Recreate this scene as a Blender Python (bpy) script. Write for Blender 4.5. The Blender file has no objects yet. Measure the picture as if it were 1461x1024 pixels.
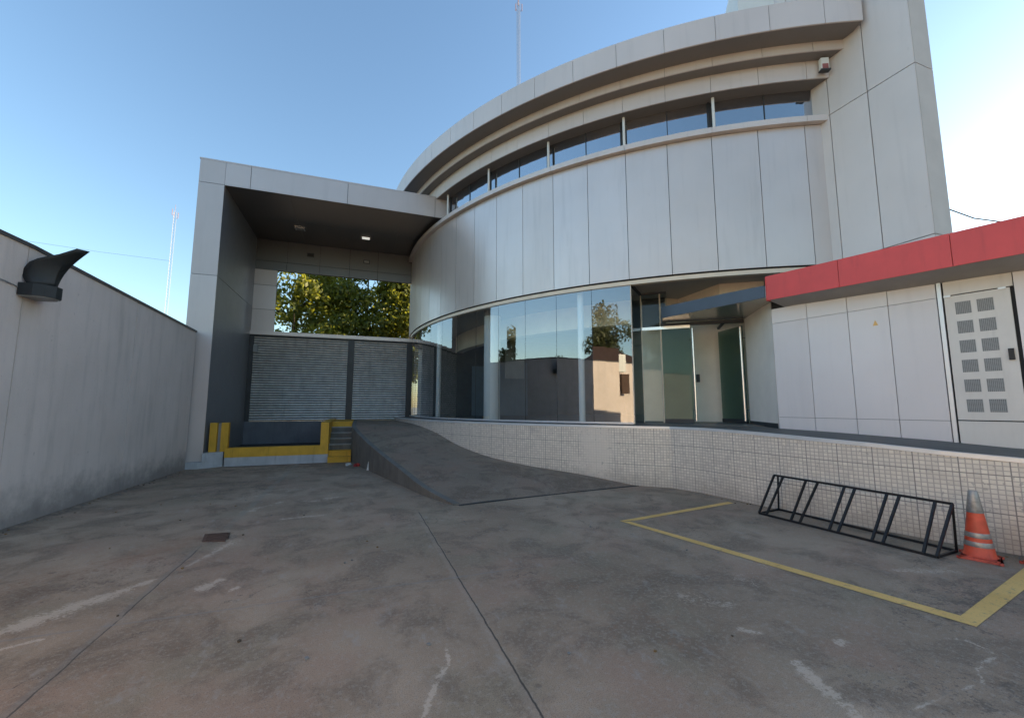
import bpy, math, random
import numpy as np
from math import sin, cos, radians, pi, hypot, sqrt, atan2, degrees
from mathutils import Vector, Matrix
random.seed(7); RNG = np.random.default_rng(7)
S = bpy.context.scene; COL = S.collection

# ------------------------------------------------------------------ materials
def new_mat(name):
    m = bpy.data.materials.new(name); m.use_nodes = True
    nt = m.node_tree; nt.nodes.clear()
    return m, nt
class N:
    """tiny node helper"""
    def __init__(s, nt): s.nt = nt
    def node(s, t, **kw):
        n = s.nt.nodes.new(t)
        for k, v in kw.items(): setattr(n, k, v)
        return n
    def link(s, a, b): s.nt.links.new(a, b)
    def setin(s, sock, v):
        if hasattr(v, 'is_output') or isinstance(v, bpy.types.NodeSocket): s.link(v, sock)
        else: sock.default_value = v
    def obj(s): return s.node('ShaderNodeTexCoord').outputs['Object']
    def geo(s): return s.node('ShaderNodeNewGeometry').outputs['Position']
    def mapping(s, vec, scale=(1,1,1), loc=(0,0,0), rot=(0,0,0)):
        n = s.node('ShaderNodeMapping'); s.link(vec, n.inputs[0])
        n.inputs['Scale'].default_value = scale; n.inputs['Location'].default_value = loc; n.inputs['Rotation'].default_value = rot
        return n.outputs[0]
    def noise(s, vec, scale=5, detail=4, rough=.55, dist=0, out=0):
        n = s.node('ShaderNodeTexNoise'); s.link(vec, n.inputs['Vector'])
        n.inputs['Scale'].default_value = scale; n.inputs['Detail'].default_value = detail
        n.inputs['Roughness'].default_value = rough; n.inputs['Distortion'].default_value = dist
        return n.outputs[out]
    def ramp(s, fac, stops):
        n = s.node('ShaderNodeValToRGB'); s.link(fac, n.inputs[0]); e = n.color_ramp.elements
        while len(e) < len(stops): e.new(.5)
        for i, (p, c) in enumerate(stops):
            e[i].position = p
            if not isinstance(c, (tuple, list)): c = (c, c, c)
            e[i].color = (*c, 1)
        return n.outputs[0]
    def mix(s, fac, a, b, mode='MIX'):
        n = s.node('ShaderNodeMix', data_type='RGBA', blend_type=mode)
        s.setin(n.inputs[0], fac)
        for i, v in ((6, a), (7, b)):
            if isinstance(v, tuple): v = (*v[:3], 1)
            s.setin(n.inputs[i], v)
        return n.outputs[2]
    def math(s, op, a, b=0., c=None, clamp=False):
        n = s.node('ShaderNodeMath', operation=op, use_clamp=clamp)
        s.setin(n.inputs[0], a); s.setin(n.inputs[1], b)
        if c is not None: s.setin(n.inputs[2], c)
        return n.outputs[0]
    def smooth(s, v, a, b):
        n = s.node('ShaderNodeMapRange', interpolation_type='SMOOTHSTEP')
        s.link(v, n.inputs[0]); n.inputs[1].default_value = a; n.inputs[2].default_value = b
        return n.outputs[0]
    def xyz(s, v):
        n = s.node('ShaderNodeSeparateXYZ'); s.link(v, n.inputs[0]); return n.outputs
    def bump(s, h, strength=.3, dist=.01):
        n = s.node('ShaderNodeBump'); s.link(h, n.inputs['Height'])
        n.inputs['Strength'].default_value = strength; n.inputs['Distance'].default_value = dist
        return n.outputs[0]
    def bsdf(s, col, rough=.6, metal=0., normal=None, spec=None):
        n = s.node('ShaderNodeBsdfPrincipled')
        s.setin(n.inputs['Base Color'], (*col, 1) if isinstance(col, tuple) else col)
        s.setin(n.inputs['Roughness'], rough); s.setin(n.inputs['Metallic'], metal)
        if normal is not None: s.link(normal, n.inputs['Normal'])
        if spec is not None: n.inputs['Specular IOR Level'].default_value = spec
        return n
    def out(s, sh):
        o = s.node('ShaderNodeOutputMaterial'); s.link(sh.outputs[0], o.inputs[0])

def simple(name, col, rough=.6, metal=0., var=.12, scale=3., bump=0., bscale=60., spec=None, dirt=None):
    m, nt = new_mat(name); n = N(nt); p = n.geo()
    f = n.noise(p, scale, 5)
    lo = tuple(c*(1-var) for c in col); hi = tuple(min(1, c*(1+var)) for c in col)
    c = n.ramp(f, [(.3, lo), (.7, hi)])
    if dirt:
        d = n.noise(n.mapping(p, (6, 6, .7)), 1.2, 6, .65)
        c = n.mix(n.math('MULTIPLY', n.smooth(d, .5, .78), dirt), c, tuple(x*.45 for x in col))
    nm = n.bump(n.noise(p, bscale, 3), bump, .004) if bump else None
    n.out(n.bsdf(c, rough, metal, nm, spec)); return m

def cladding_mat(name, col, rough, metal, wob=.0, dirt=.25):
    m, nt = new_mat(name); n = N(nt); p = n.geo()
    a = n.noise(p, .55, 4); b = n.noise(n.mapping(p, (5, 5, .35)), 1.3, 6, .6)
    c = n.ramp(a, [(.3, tuple(x*.93 for x in col)), (.7, tuple(x*1.05 for x in col))])
    c = n.mix(n.math('MULTIPLY', n.smooth(b, .5, .8), dirt), c, tuple(x*.6 for x in col))
    pa = n.node('ShaderNodeAttribute'); pa.attribute_name = 'panel'
    c = n.mix(n.math('MULTIPLY', pa.outputs['Fac'], .16), c, tuple(x*.62 for x in col))
    sp = n.noise(p, 9, 5, .6)
    c = n.mix(n.math('MULTIPLY', n.smooth(sp, .66, .75), .12), c, tuple(x*.5 for x in col))
    r = n.math('ADD', n.math('ADD', n.math('MULTIPLY', n.noise(p, 4, 4), .14), rough-.11), n.math('MULTIPLY', pa.outputs['Fac'], .08))
    nm = n.bump(n.noise(p, 1.1, 2, .4), wob, .03) if wob else None
    n.out(n.bsdf(c, r, metal, nm)); return m

M = {}
M['clad'] = cladding_mat('aluminium_cladding', (.67, .595, .56), .36, .45, .10, .3)
M['clad_tower'] = cladding_mat('pale_cladding', (.68, .625, .60), .48, .15, .06, .2)
M['clad_end'] = simple('tower_end_cladding', (.46, .45, .445), .7, 0, .05, spec=.15)  # darker copy of the tower cladding; shade of the unlit end is in the colour
M['clad_gate'] = cladding_mat('gate_cladding', (.62, .55, .535), .40, .35, .1, .15)
M['clad_soffit'] = simple('soffit_cladding', (.15, .145, .145), .34, .55, .05, .8)  # gate cladding darkened in colour for the shade under the portal roof
M['clad_soffit_wall'] = cladding_mat('inner_cladding', (.25, .255, .275), .42, .4, .05, .1)  # same aluminium as the gate, shade inside the portal put into its colour
M['clad_band'] = cladding_mat('band_cladding', (.68, .605, .57), .42, .25, .06, .3)
M['joint'] = simple('joint_black', (.02, .02, .022), .8)
M['annex'] = cladding_mat('annex_panel', (.76, .705, .69), .46, .1, .06, .15)
M['annex_warm'] = simple('service_door_paint', (.70, .655, .60), .46, .05, .05, dirt=.2)
M['red'] = simple('red_panel', (.68, .06, .055), .4, 0, .09, 2.2, dirt=.25)
M['bluegrey'] = simple('bluegrey_panel', (.05, .056, .075), .3, .4, .06)
M['steel'] = simple('brushed_steel', (.78, .77, .75), .25, .9, .06)
M['galv'] = simple('galvanised', (.80, .76, .72), .34, .6, .16, 5, dirt=.5)
M['creamwall'] = simple('cream_wall', (.88, .82, .74), .55, 0, .05)
M['shutgap'] = simple('shutter_groove', (.10, .10, .105), .6, .3, .2)  # dark colour painted into the slat grooves as shade, to deepen them
M['steptread'] = simple('step_tread', (.33, .32, .30), .85, 0, .15, 6, dirt=.5)
M['rustbar'] = simple('rusty_bar', (.085, .05, .038), .85, .1, .3, 20)
M['doorsoffit'] = simple('polished_soffit', (.50, .49, .47), .22, .75, .05)
M['white'] = simple('white_paint', (.72, .74, .74), .5, 0, .04)
M['ceil'] = simple('ceiling_plaster', (.42, .41, .39), .8, 0, .05)
M['beige'] = simple('beige_wall', (.88, .82, .72), .7, 0, .05)
M['cream'] = simple('cream_trim', (.76, .66, .53), .5, 0, .06)
M['dark'] = simple('dark_frame', (.035, .038, .045), .5, .1, .2)
M['black'] = simple('black_metal', (.013, .013, .016), .45, .2, .2)
M['lampmetal'] = simple('lamp_metal', (.022, .026, .03), .55, .2, .2, 8)
M['intdark'] = simple('interior_dark', (.09, .10, .11), .7, 0, .2)
M['intblue'] = simple('interior_blue', (.12, .17, .22), .6, 0, .1)
M['intfloor'] = simple('interior_floor', (.12, .115, .11), .45, 0, .15)
M['grey'] = simple('mid_grey', (.28, .28, .28), .6)
M['yellow'] = simple('yellow_paint', (.62, .34, .03), .6, 0, .12, 3, dirt=.75)
M['whitewash'] = simple('dock_white', (.42, .43, .46), .75, 0, .12, 4, dirt=.75)
M['concgrey'] = simple('concrete_grey', (.21, .205, .20), .85, 0, .25, 3, .5, 80, dirt=.6)
M['asphalt'] = simple('dock_floor', (.035, .035, .037), .9, 0, .3, 6, .4)
M['orange'] = simple('cone_rubber', (.62, .085, .04), .5, 0, .2, 9, dirt=.5)
M['conebase'] = simple('cone_base_rubber', (.50, .09, .065), .65, 0, .25, 12, dirt=.6)
M['reflect'] = simple('reflective_band', (.33, .32, .31), .4, .4, .25, 25)
M['coping'] = simple('coping_metal', (.10, .10, .11), .45, .4, .2)
M['sill'] = simple('sill_aluminium', (.72, .72, .72), .35, .3, .05)
M['canopy_soffit'] = simple('canopy_soffit', (.30, .29, .28), .45, .1, .1)
M['walk'] = simple('walkway_screed', (.105, .098, .09), .6, 0, .2, 2, .3, dirt=.4)
M['pitwall'] = simple('pit_wall_paint', (.12, .13, .155), .7, 0, .15, 2, dirt=.5)
M['rampside'] = simple('ramp_side_concrete', (.16, .15, .135), .85, 0, .2, 3, .5, 60, dirt=.7)
M['bark'] = simple('bark', (.09, .065, .045), .9, 0, .35, 9, .8, 30)
M['housewall'] = simple('house_wall', (.13, .12, .10), .85, 0, .08, 1.5)
M['tile'] = simple('roof_tiles', (.075, .042, .032), .8, 0, .25, 10)
M['paper'] = simple('white_scrap', (.6, .6, .58), .8)
M['sirenlens'] = simple('siren_lens', (.30, .10, .10), .5, 0, .2, 20)
M['redscrap'] = simple('red_scrap', (.45, .05, .05), .7, 0, .3, 20)
M['mastred'] = simple('mast_red', (.32, .20, .20), .6, .2)
M['mastgrey'] = simple('mast_grey', (.26, .27, .30), .5, .3)
def glow_mat(name, col, strength):
    m, nt = new_mat(name); n = N(nt)
    b = n.bsdf(col, .3); b.inputs['Emission Color'].default_value = (*col, 1); b.inputs['Emission Strength'].default_value = strength
    n.out(b); return m
M['lens'] = glow_mat('lamp_lens', (.9, .88, .8), .25)
def wall_conc(name):
    m, nt = new_mat(name); n = N(nt); p = n.geo()
    a = n.noise(p, .8, 5, .6); st = n.noise(n.mapping(p, (4, 4, .5)), 1.0, 6, .65)
    c = n.ramp(a, [(.28, (.62, .54, .505)), (.72, (.72, .63, .595))])
    c = n.mix(n.math('MULTIPLY', n.smooth(st, .46, .75), .38), c, (.36, .33, .315))
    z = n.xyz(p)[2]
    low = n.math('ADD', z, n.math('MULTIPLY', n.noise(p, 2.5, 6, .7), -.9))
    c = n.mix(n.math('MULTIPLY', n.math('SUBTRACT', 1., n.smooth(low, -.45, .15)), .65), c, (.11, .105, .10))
    f = n.noise(p, 45, 4, .7); sp = n.noise(p, 14, 4, .7)
    c = n.mix(n.math('MULTIPLY', n.smooth(sp, .64, .72), .3), c, (.15, .145, .14))
    n.out(n.bsdf(c, .88, 0, n.bump(f, .5, .006))); return m
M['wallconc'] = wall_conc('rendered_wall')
def mosaic_mat():
    m, nt = new_mat('mosaic_tiles'); n = N(nt)
    uv = n.node('ShaderNodeUVMap'); uv.uv_map = 'UVMap'
    b = n.node('ShaderNodeTexBrick'); b.offset = 0; b.squash = 1
    n.link(uv.outputs[0], b.inputs['Vector'])
    b.inputs['Scale'].default_value = 1; b.inputs['Mortar Size'].default_value = .006; b.inputs['Mortar Smooth'].default_value = .25
    b.inputs['Brick Width'].default_value = .056; b.inputs['Row Height'].default_value = .052
    b.inputs['Color1'].default_value = (.82, .735, .625, 1); b.inputs['Color2'].default_value = (.68, .60, .515, 1); b.inputs['Mortar'].default_value = (.50, .43, .375, 1)
    c = b.outputs[0]
    # sheets of tiles: joints a bit darker
    b2 = n.node('ShaderNodeTexBrick'); b2.offset = 0; n.link(uv.outputs[0], b2.inputs['Vector'])
    b2.inputs['Scale'].default_value = 1; b2.inputs['Mortar Size'].default_value = .006; b2.inputs['Brick Width'].default_value = .392; b2.inputs['Row Height'].default_value = .416
    c = n.mix(n.math('MULTIPLY', b2.outputs[1], .55), c, (.12, .11, .105))
    p = n.geo()
    # skim coat patches that fill the joints, and a row of cement repairs
    u = n.xyz(uv.outputs[0])[0]
    pu = n.math('ABSOLUTE', n.math('SUBTRACT', u, 13.05 if False else 10.6))
    pf = n.math('ADD', n.math('MULTIPLY', pu, -1.), n.math('MULTIPLY', n.noise(p, 2.2, 5, .6), 1.3))
    c = n.mix(n.math('MULTIPLY', n.smooth(pf, .1, .42), .75), c, (.74, .65, .56))
    d = n.noise(n.mapping(p, (2, 2, 1)), 1.3, 6, .7)
    c = n.mix(n.math('MULTIPLY', n.smooth(d, .55, .75), .4), c, (.36, .32, .30))
    d2 = n.noise(p, 5, 5, .7)
    c = n.mix(n.math('MULTIPLY', n.smooth(d2, .6, .75), .3), c, (.45, .30, .28))
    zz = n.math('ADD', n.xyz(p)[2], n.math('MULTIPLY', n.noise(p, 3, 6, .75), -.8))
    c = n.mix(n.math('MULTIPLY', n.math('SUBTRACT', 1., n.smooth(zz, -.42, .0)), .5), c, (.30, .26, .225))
    ch = n.noise(p, 19, 2, .5)
    c = n.mix(n.math('MULTIPLY', n.smooth(ch, .66, .70), .6), c, (.36, .31, .28))
    h = n.math('SUBTRACT', 1., b.outputs[1])
    n.out(n.bsdf(c, n.math('ADD', n.math('MULTIPLY', b.outputs[1], .5), .3), 0, n.bump(h, .5, .004))); return m
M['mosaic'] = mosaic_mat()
def ground_mat(name, ramp=False):
    m, nt = new_mat(name); n = N(nt); p = n.geo(); X, Y, Z = n.xyz(p)
    a = n.noise(p, .45, 6, .62, .4); b = n.noise(p, 1.7, 7, .68, .5); f = n.noise(p, 30, 5, .75); g = n.noise(p, 150, 3, .7)
    if ramp: c = n.ramp(a, [(.3, (.25, .20, .155)), (.7, (.34, .276, .22))])
    else: c = n.ramp(a, [(.34, (.230, .174, .124)), (.5, (.325, .248, .182)), (.64, (.405, .318, .24))])
    pu = n.noise(n.mapping(p, (1, 1, 1), (13, 4, 0)), .8, 5, .6)
    c = n.mix(n.math('MULTIPLY', n.smooth(pu, .48, .62), .5), c, (.33, .22, .165))
    gr = n.noise(n.mapping(p, (1, 1, 1), (3, 34, 0)), .9, 5, .6)
    c = n.mix(n.math('MULTIPLY', n.smooth(gr, .50, .64), .55), c, (.245, .215, .155))
    c = n.mix(n.math('MULTIPLY', n.smooth(b, .46, .62), .62), c, (.150, .116, .088))
    c = n.mix(n.math('MULTIPLY', n.smooth(f, .50, .62), .5), c, (.36, .325, .285))
    c = n.mix(n.math('MULTIPLY', n.smooth(g, .50, .62), .6), c, (.10, .088, .078))
    sc = n.noise(n.mapping(p, (4, 1.8, 1), (0, 0, 0), (0, 0, 1.1)), 1.6, 6, .75)     # scuffs
    c = n.mix(n.math('MULTIPLY', n.smooth(sc, .56, .68), .45), c, (.33, .31, .285))
    at = n.node('ShaderNodeAttribute'); at.attribute_name = 'stain'
    pale, dirt, rust = n.xyz(at.outputs['Vector'])
    e = n.math('ADD', n.math('MULTIPLY', n.math('SUBTRACT', n.noise(p, 5.5, 9, .78), .5), 2.6), n.math('MULTIPLY', n.math('SUBTRACT', n.noise(p, 34, 5, .8), .5), 2.4))
    pf = n.smooth(n.math('ADD', pale, e), .50, .82)
    c = n.mix(n.math('MULTIPLY', pf, .55), c, (.58, .50, .42))
    df = n.smooth(n.math('ADD', dirt, e), .45, .75)
    c = n.mix(n.math('MULTIPLY', df, .65), c, (.085, .072, .064))
    rf = n.smooth(n.math('ADD', rust, e), .35, .8)
    c = n.mix(n.math('MULTIPLY', rf, .5), c, (.26, .155, .10))
    vo = n.node('ShaderNodeTexVoronoi', feature='DISTANCE_TO_EDGE'); vo.inputs['Scale'].default_value = .62
    wv = n.node('ShaderNodeVectorMath', operation='ADD'); n.link(p, wv.inputs[0])
    ws = n.node('ShaderNodeVectorMath', operation='SCALE'); n.link(n.noise(p, 1.6, 6, .7, 0, 1), ws.inputs[0]); ws.inputs['Scale'].default_value = .9
    n.link(ws.outputs[0], wv.inputs[1]); n.link(wv.outputs[0], vo.inputs['Vector'])
    ck = n.math('MULTIPLY', n.math('SUBTRACT', 1., n.smooth(vo.outputs[0], .0015, .006)), n.smooth(n.noise(p, .9, 3, .5), .50, .60))
    c = n.mix(n.math('MULTIPLY', ck, .7), c, (.07, .06, .052))
    sp = n.node('ShaderNodeTexVoronoi'); sp.inputs['Scale'].default_value = 2.6; n.link(p, sp.inputs['Vector'])
    sr = n.math('MULTIPLY', n.xyz(sp.outputs['Color'])[0], .13)
    sd_ = n.math('SUBTRACT', n.math('ADD', sp.outputs['Distance'], n.math('MULTIPLY', n.noise(p, 14, 4, .7), .1)), sr)
    c = n.mix(n.math('MULTIPLY', n.math('SUBTRACT', 1., n.smooth(sd_, -.01, .05)), .5), c, (.09, .075, .062))
    if not ramp:
        w = n.math('MULTIPLY', n.math('SUBTRACT', n.noise(p, 2.2, 6, .7), .5), .05)
        def joint(c, expr, width, gate, col, k=1.):
            d = n.math('ABSOLUTE', n.math('ADD', expr, w))
            fac = n.math('SUBTRACT', 1., n.smooth(d, width*.35, width))
            if gate is not None: fac = n.math('MULTIPLY', fac, gate)
            return n.mix(n.math('MULTIPLY', fac, k), c, col)
        br = n.smooth(n.noise(p, 2.6, 4, .6), .34, .46)
        e1 = n.math('SUBTRACT', n.math('ADD', X, n.math('MULTIPLY', Y, .014)), .98)
        g1 = n.math('MULTIPLY', n.math('SUBTRACT', 1., n.smooth(Y, 6.6, 6.7)), n.math('ADD', n.math('MULTIPLY', br, .85), .12))
        c = joint(c, n.math('ADD', e1, .02), .05, g1, (.40, .35, .30), .22)
        c = joint(c, e1, .0095, g1, (.04, .036, .033), .9)
        e2 = n.math('ADD', X, 1.66)
        g2 = n.math('MULTIPLY', n.math('SUBTRACT', 1., n.smooth(Y, 5.7, 6.0)), n.math('ADD', n.math('MULTIPLY', br, .6), .4))
        c = joint(c, n.math('ADD', e2, .02), .04, g2, (.2, .19, .18), .4)
        c = joint(c, e2, .0085, g2, (.05, .045, .04), .8)
        g3 = n.math('MULTIPLY', n.math('SUBTRACT', 1., n.smooth(X, 1.3, 1.9)), n.math('MULTIPLY', br, .8))
        c = joint(c, n.math('SUBTRACT', Y, 4.06), .02, g3, (.23, .22, .21), .7)
        g4 = n.math('MULTIPLY', n.smooth(Y, 6.2, 7.2), n.smooth(n.noise(p, 3, 5, .7), .36, .56))
        c = joint(c, n.math('SUBTRACT', e2, .06), .07, g4, (.25, .235, .2), .6)
    c = n.mix(1., c, (.94, .88, .83) if ramp else (1.20, 1.13, 1.06), 'MULTIPLY')
    hb = n.math('ADD', n.math('MULTIPLY', f, .7), n.math('MULTIPLY', g, .6))
    r = n.math('ADD', n.math('MULTIPLY', b, .3), .55)
    n.out(n.bsdf(c, r, 0, n.bump(hb, .35, .006), .35)); return m
M['yard'] = ground_mat('yard_concrete'); M['rampc'] = ground_mat('ramp_concrete', True)
def paint_line():
    m, nt = new_mat('yellow_marking'); n = N(nt); p = n.geo()
    w = n.noise(p, 11, 7, .75); w2 = n.noise(p, 60, 4, .7)
    c = n.ramp(n.noise(p, 3, 4), [(.3, (.76, .46, .14)), (.7, (.88, .56, .19))])
    c = n.mix(n.math('MULTIPLY', n.smooth(w, .55, .68), .6), c, (.18, .16, .14))
    c = n.mix(n.math('MULTIPLY', n.smooth(w2, .56, .7), .5), c, (.16, .14, .12))
    n.out(n.bsdf(c, .7)); return m
M['line'] = paint_line()
def dirtbandmat(): return simple('terrain_soil', (.36, .32, .26), .95, 0, .3, .5)
M['terrain'] = dirtbandmat()
def glass_mat(name, tint, base, dark=None, k=.9):
    m, nt = new_mat(name); n = N(nt)
    fr = n.node('ShaderNodeLayerWeight'); fr.inputs[0].default_value = .5
    fac = n.math('ADD', n.math('MULTIPLY', n.math('POWER', fr.outputs['Facing'], 4.), k), base, clamp=True)
    gl = n.node('ShaderNodeBsdfGlossy'); gl.inputs['Roughness'].default_value = .0; gl.inputs['Color'].default_value = (.95, .97, 1, 1)
    p = n.geo(); n.link(n.bump(n.noise(p, .9, 2, .4), .06, .02), gl.inputs['Normal'])
    if dark:
        tr = n.bsdf(dark, .3)
    else:
        tr = n.node('ShaderNodeBsdfTransparent'); tr.inputs[0].default_value = (*tint, 1)
    mx = n.node('ShaderNodeMixShader'); n.link(fac, mx.inputs[0]); n.link(tr.outputs[0], mx.inputs[1]); n.link(gl.outputs[0], mx.inputs[2])
    n.out(mx); return m
M['glass'] = glass_mat('showroom_glass', (.90, .94, .94), .22)
M['doorglass'] = glass_mat('door_glass', (.50, .60, .57), .015, None, .35)
M['returnglass'] = glass_mat('side_glass', (.74, .82, .80), .03, None, .5)
M['clerestory'] = glass_mat('clerestory_glass', None, .42, (.012, .014, .018))
def mesh_vent():
    m, nt = new_mat('perforated_vent'); n = N(nt); p = n.obj()
    v = n.node('ShaderNodeTexBrick'); v.offset = 0
    uv = n.node('ShaderNodeUVMap'); uv.uv_map = 'UVMap'; n.link(uv.outputs[0], v.inputs['Vector'])
    v.inputs['Scale'].default_value = 1; v.inputs['Brick Width'].default_value = .017; v.inputs['Row Height'].default_value = .017; v.inputs['Mortar Size'].default_value = .0045
    v.inputs['Color1'].default_value = (.04, .04, .04, 1); v.inputs['Color2'].default_value = (.06, .06, .06, 1); v.inputs['Mortar'].default_value = (.33, .325, .31, 1)
    n.out(n.bsdf(v.outputs[0], .6)); return m
M['vent'] = mesh_vent()
def leaf_mat(name, c1, c2, tr=.45):
    m, nt = new_mat(name); n = N(nt)
    at = n.node('ShaderNodeAttribute'); at.attribute_name = 'tone'
    c = n.ramp(at.outputs['Fac'], [(0., c1), (.6, tuple((a+b)/2 for a, b in zip(c1, c2))), (1., c2)])
    d = n.bsdf(c, .55); t = n.node('ShaderNodeBsdfTranslucent')
    n.link(n.mix(.5, c, (.55, .55, .06), 'MIX'), t.inputs[0])
    mx = n.node('ShaderNodeMixShader'); mx.inputs[0].default_value = tr
    n.link(d.outputs[0], mx.inputs[1]); n.link(t.outputs[0], mx.inputs[2]); n.out(mx); return m
M['leaf'] = leaf_mat('plane_leaves', (.035, .06, .010), (.22, .22, .03), .5)
M['leaf2'] = leaf_mat('grey_leaves', (.04, .055, .025), (.14, .14, .06), .3)

# ------------------------------------------------------------------ mesh builder
class MB:
    def __init__(s): s.v = []; s.f = []; s.m = []; s.uv = {}; s.sm = []; s.pv = []
    def add(s, vs, fs, mat=0, uv=None, smooth=False):
        o = len(s.v); s.v += [tuple(map(float, p)) for p in vs]; s.pv += [random.random()]*len(vs)
        for i, f in enumerate(fs):
            if uv: s.uv[len(s.f)] = uv[i]
            s.f.append(tuple(o+k for k in f)); s.m.append(mat); s.sm.append(smooth)
        return s
    def quad(s, a, b, c, d, mat=0, uv=None): return s.add([a, b, c, d], [(0, 1, 2, 3)], mat, [uv] if uv else None)
    def box(s, x0, x1, y0, y1, z0, z1, mat=0):
        return s.obox((x0, y0, z0), (x1-x0, 0, 0), (0, y1-y0, 0), (0, 0, z1-z0), mat)
    def obox(s, o, u, v, w, mat=0, uv=False):
        o, u, v, w = map(Vector, (o, u, v, w))
        p = [o, o+u, o+u+v, o+v, o+w, o+u+w, o+u+v+w, o+v+w]
        if u.cross(v).dot(w) < 0: fs = [(0,1,2,3),(7,6,5,4),(0,4,5,1),(1,5,6,2),(2,6,7,3),(3,7,4,0)]
        else: fs = [(3,2,1,0),(4,5,6,7),(0,1,5,4),(1,2,6,5),(2,3,7,6),(3,0,4,7)]
        return s.add(p, fs, mat)
    def prism(s, poly, z0, z1, mat=0):
        """poly: plan outline (ccw); z0/z1 numbers or callables of (x,y)"""
        n = len(poly); f0 = z0 if callable(z0) else (lambda x, y: z0); f1 = z1 if callable(z1) else (lambda x, y: z1)
        vs = [(x, y, f0(x, y)) for x, y in poly]+[(x, y, f1(x, y)) for x, y in poly]
        fs = [tuple(range(n-1, -1, -1)), tuple(range(n, 2*n))]+[(i, (i+1) % n, n+(i+1) % n, n+i) for i in range(n)]
        return s.add(vs, fs, mat)
    def strip(s, A, B, z0A, z1A, z0B, z1B, mat=0, smooth=False):
        """solid band between two plan polylines A (outer) and B (inner) of equal length"""
        n = len(A); vs = []
        g = lambda z, i: z[i] if isinstance(z, (list, tuple)) else z
        for i in range(n):
            vs += [(*A[i], g(z0A, i)), (*A[i], g(z1A, i)), (*B[i], g(z1B, i)), (*B[i], g(z0B, i))]
        fs = []
        for i in range(n-1):
            a, b = 4*i, 4*i+4
            for k in range(4): fs.append((a+k, b+k, b+(k+1) % 4, a+(k+1) % 4))
        fs += [(3, 2, 1, 0), tuple(4*(n-1)+k for k in range(4))]
        return s.add(vs, fs, mat, smooth=smooth)
    def tube(s, pts, r, seg=8, mat=0, caps=True):
        pts = [Vector(p) for p in pts]; rs = r if isinstance(r, (list, tuple)) else [r]*len(pts); vs = []
        up = None
        for i, p in enumerate(pts):
            t = (pts[min(i+1, len(pts)-1)]-pts[max(i-1, 0)]).normalized()
            if up is None or abs(up.dot(t)) > .95: up = Vector((0, 0, 1)) if abs(t.z) < .9 else Vector((1, 0, 0))
            a = t.cross(up).normalized(); b = a.cross(t); up = b
            for k in range(seg):
                w = 2*pi*k/seg; vs.append(p+a*(rs[i]*cos(w))+b*(rs[i]*sin(w)))
        fs = []
        for i in range(len(pts)-1):
            for k in range(seg): fs.append((i*seg+k, i*seg+(k+1) % seg, (i+1)*seg+(k+1) % seg, (i+1)*seg+k))
        s.add(vs, fs, mat, smooth=seg > 5)
        if caps:
            o = len(s.v)-len(vs)
            s.f += [tuple(o+k for k in range(seg-1, -1, -1)), tuple(o+len(vs)-seg+k for k in range(seg))]; s.m += [mat, mat]; s.sm += [False, False]
        return s
    def bar(s, a, b, w, mat=0):
        """square bar"""
        a, b = Vector(a), Vector(b); t = (b-a).normalized()
        up = Vector((0, 0, 1)) if abs(t.z) < .9 else Vector((0, 1, 0))
        u = t.cross(up).normalized()*w; v = u.cross(t).normalized()*w
        return s.obox(a-u/2-v/2, u, v, b-a, mat)
    def lathe(s, prof, seg=28, c=(0, 0), mat=0):
        vs = []; n = len(prof)
        for r, z in prof:
            for k in range(seg): w = 2*pi*k/seg; vs.append((c[0]+r*cos(w), c[1]+r*sin(w), z))
        fs = [(i*seg+k, i*seg+(k+1) % seg, (i+1)*seg+(k+1) % seg, (i+1)*seg+k) for i in range(n-1) for k in range(seg)]
        fs += [tuple(range(seg-1, -1, -1)), tuple((n-1)*seg+k for k in range(seg))]
        return s.add(vs, fs, mat, smooth=True)
    def panels(s, o, u, v, n, uc, vc, gap=.012, th=.02, mat=0, skip=None):
        """rows of thin sheet panels with open joints; o origin, u/v unit axes, n outward"""
        o, u, v, n = map(Vector, (o, u, v, n)); g = gap/2
        for i in range(len(uc)-1):
            for j in range(len(vc)-1):
                if skip and (i, j) in skip: continue
                a = o+u*(uc[i]+(g if i else 0))+v*(vc[j]+(g if j else 0))
                s.obox(a, u*(uc[i+1]-uc[i]-(g if i else 0)-(g if i < len(uc)-2 else 0)), v*(vc[j+1]-vc[j]-(g if j else 0)-(g if j < len(vc)-2 else 0)), n*th, mat)
        return s
    def build(s, name, mats, parent=None, sharp=True):
        me = bpy.data.meshes.new(name)
        off = parent.matrix_world.translation if parent else Vector((0, 0, 0))
        if parent: off = worldloc(parent)
        me.from_pydata([(x-off[0], y-off[1], z-off[2]) for x, y, z in s.v], [], s.f)
        for m in (mats if isinstance(mats, (list, tuple)) else [mats]): me.materials.append(m)
        me.polygons.foreach_set('material_index', s.m)
        me.polygons.foreach_set('use_smooth', s.sm)
        if s.uv:
            l = me.uv_layers.new(name='UVMap')
            for fi, uv in s.uv.items():
                for k, li in enumerate(me.polygons[fi].loop_indices): l.data[li].uv = uv[k]
        a_ = me.attributes.new('panel', 'FLOAT', 'POINT'); a_.data.foreach_set('value', s.pv)
        me.update()
        if any(s.sm): me.set_sharp_from_angle(angle=radians(32))
        ob = bpy.data.objects.new(name, me); COL.objects.link(ob)
        if parent: ob.parent = parent
        return ob
def worldloc(o):
    v = Vector((0, 0, 0))
    while o: v = v+o.location; o = o.parent
    return v
def thing(name, label, cat, loc=(0, 0, 0), group=None):
    o = bpy.data.objects.new(name, None); COL.objects.link(o); o.location = loc; o.empty_display_size = .2
    return tag(o, label, cat, group)
def tag(o, label=None, cat=None, group=None, kind=None):
    if label: o['label'] = label
    if cat: o['category'] = cat
    if group: o['group'] = group
    if kind: o['kind'] = kind
    return o

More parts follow.
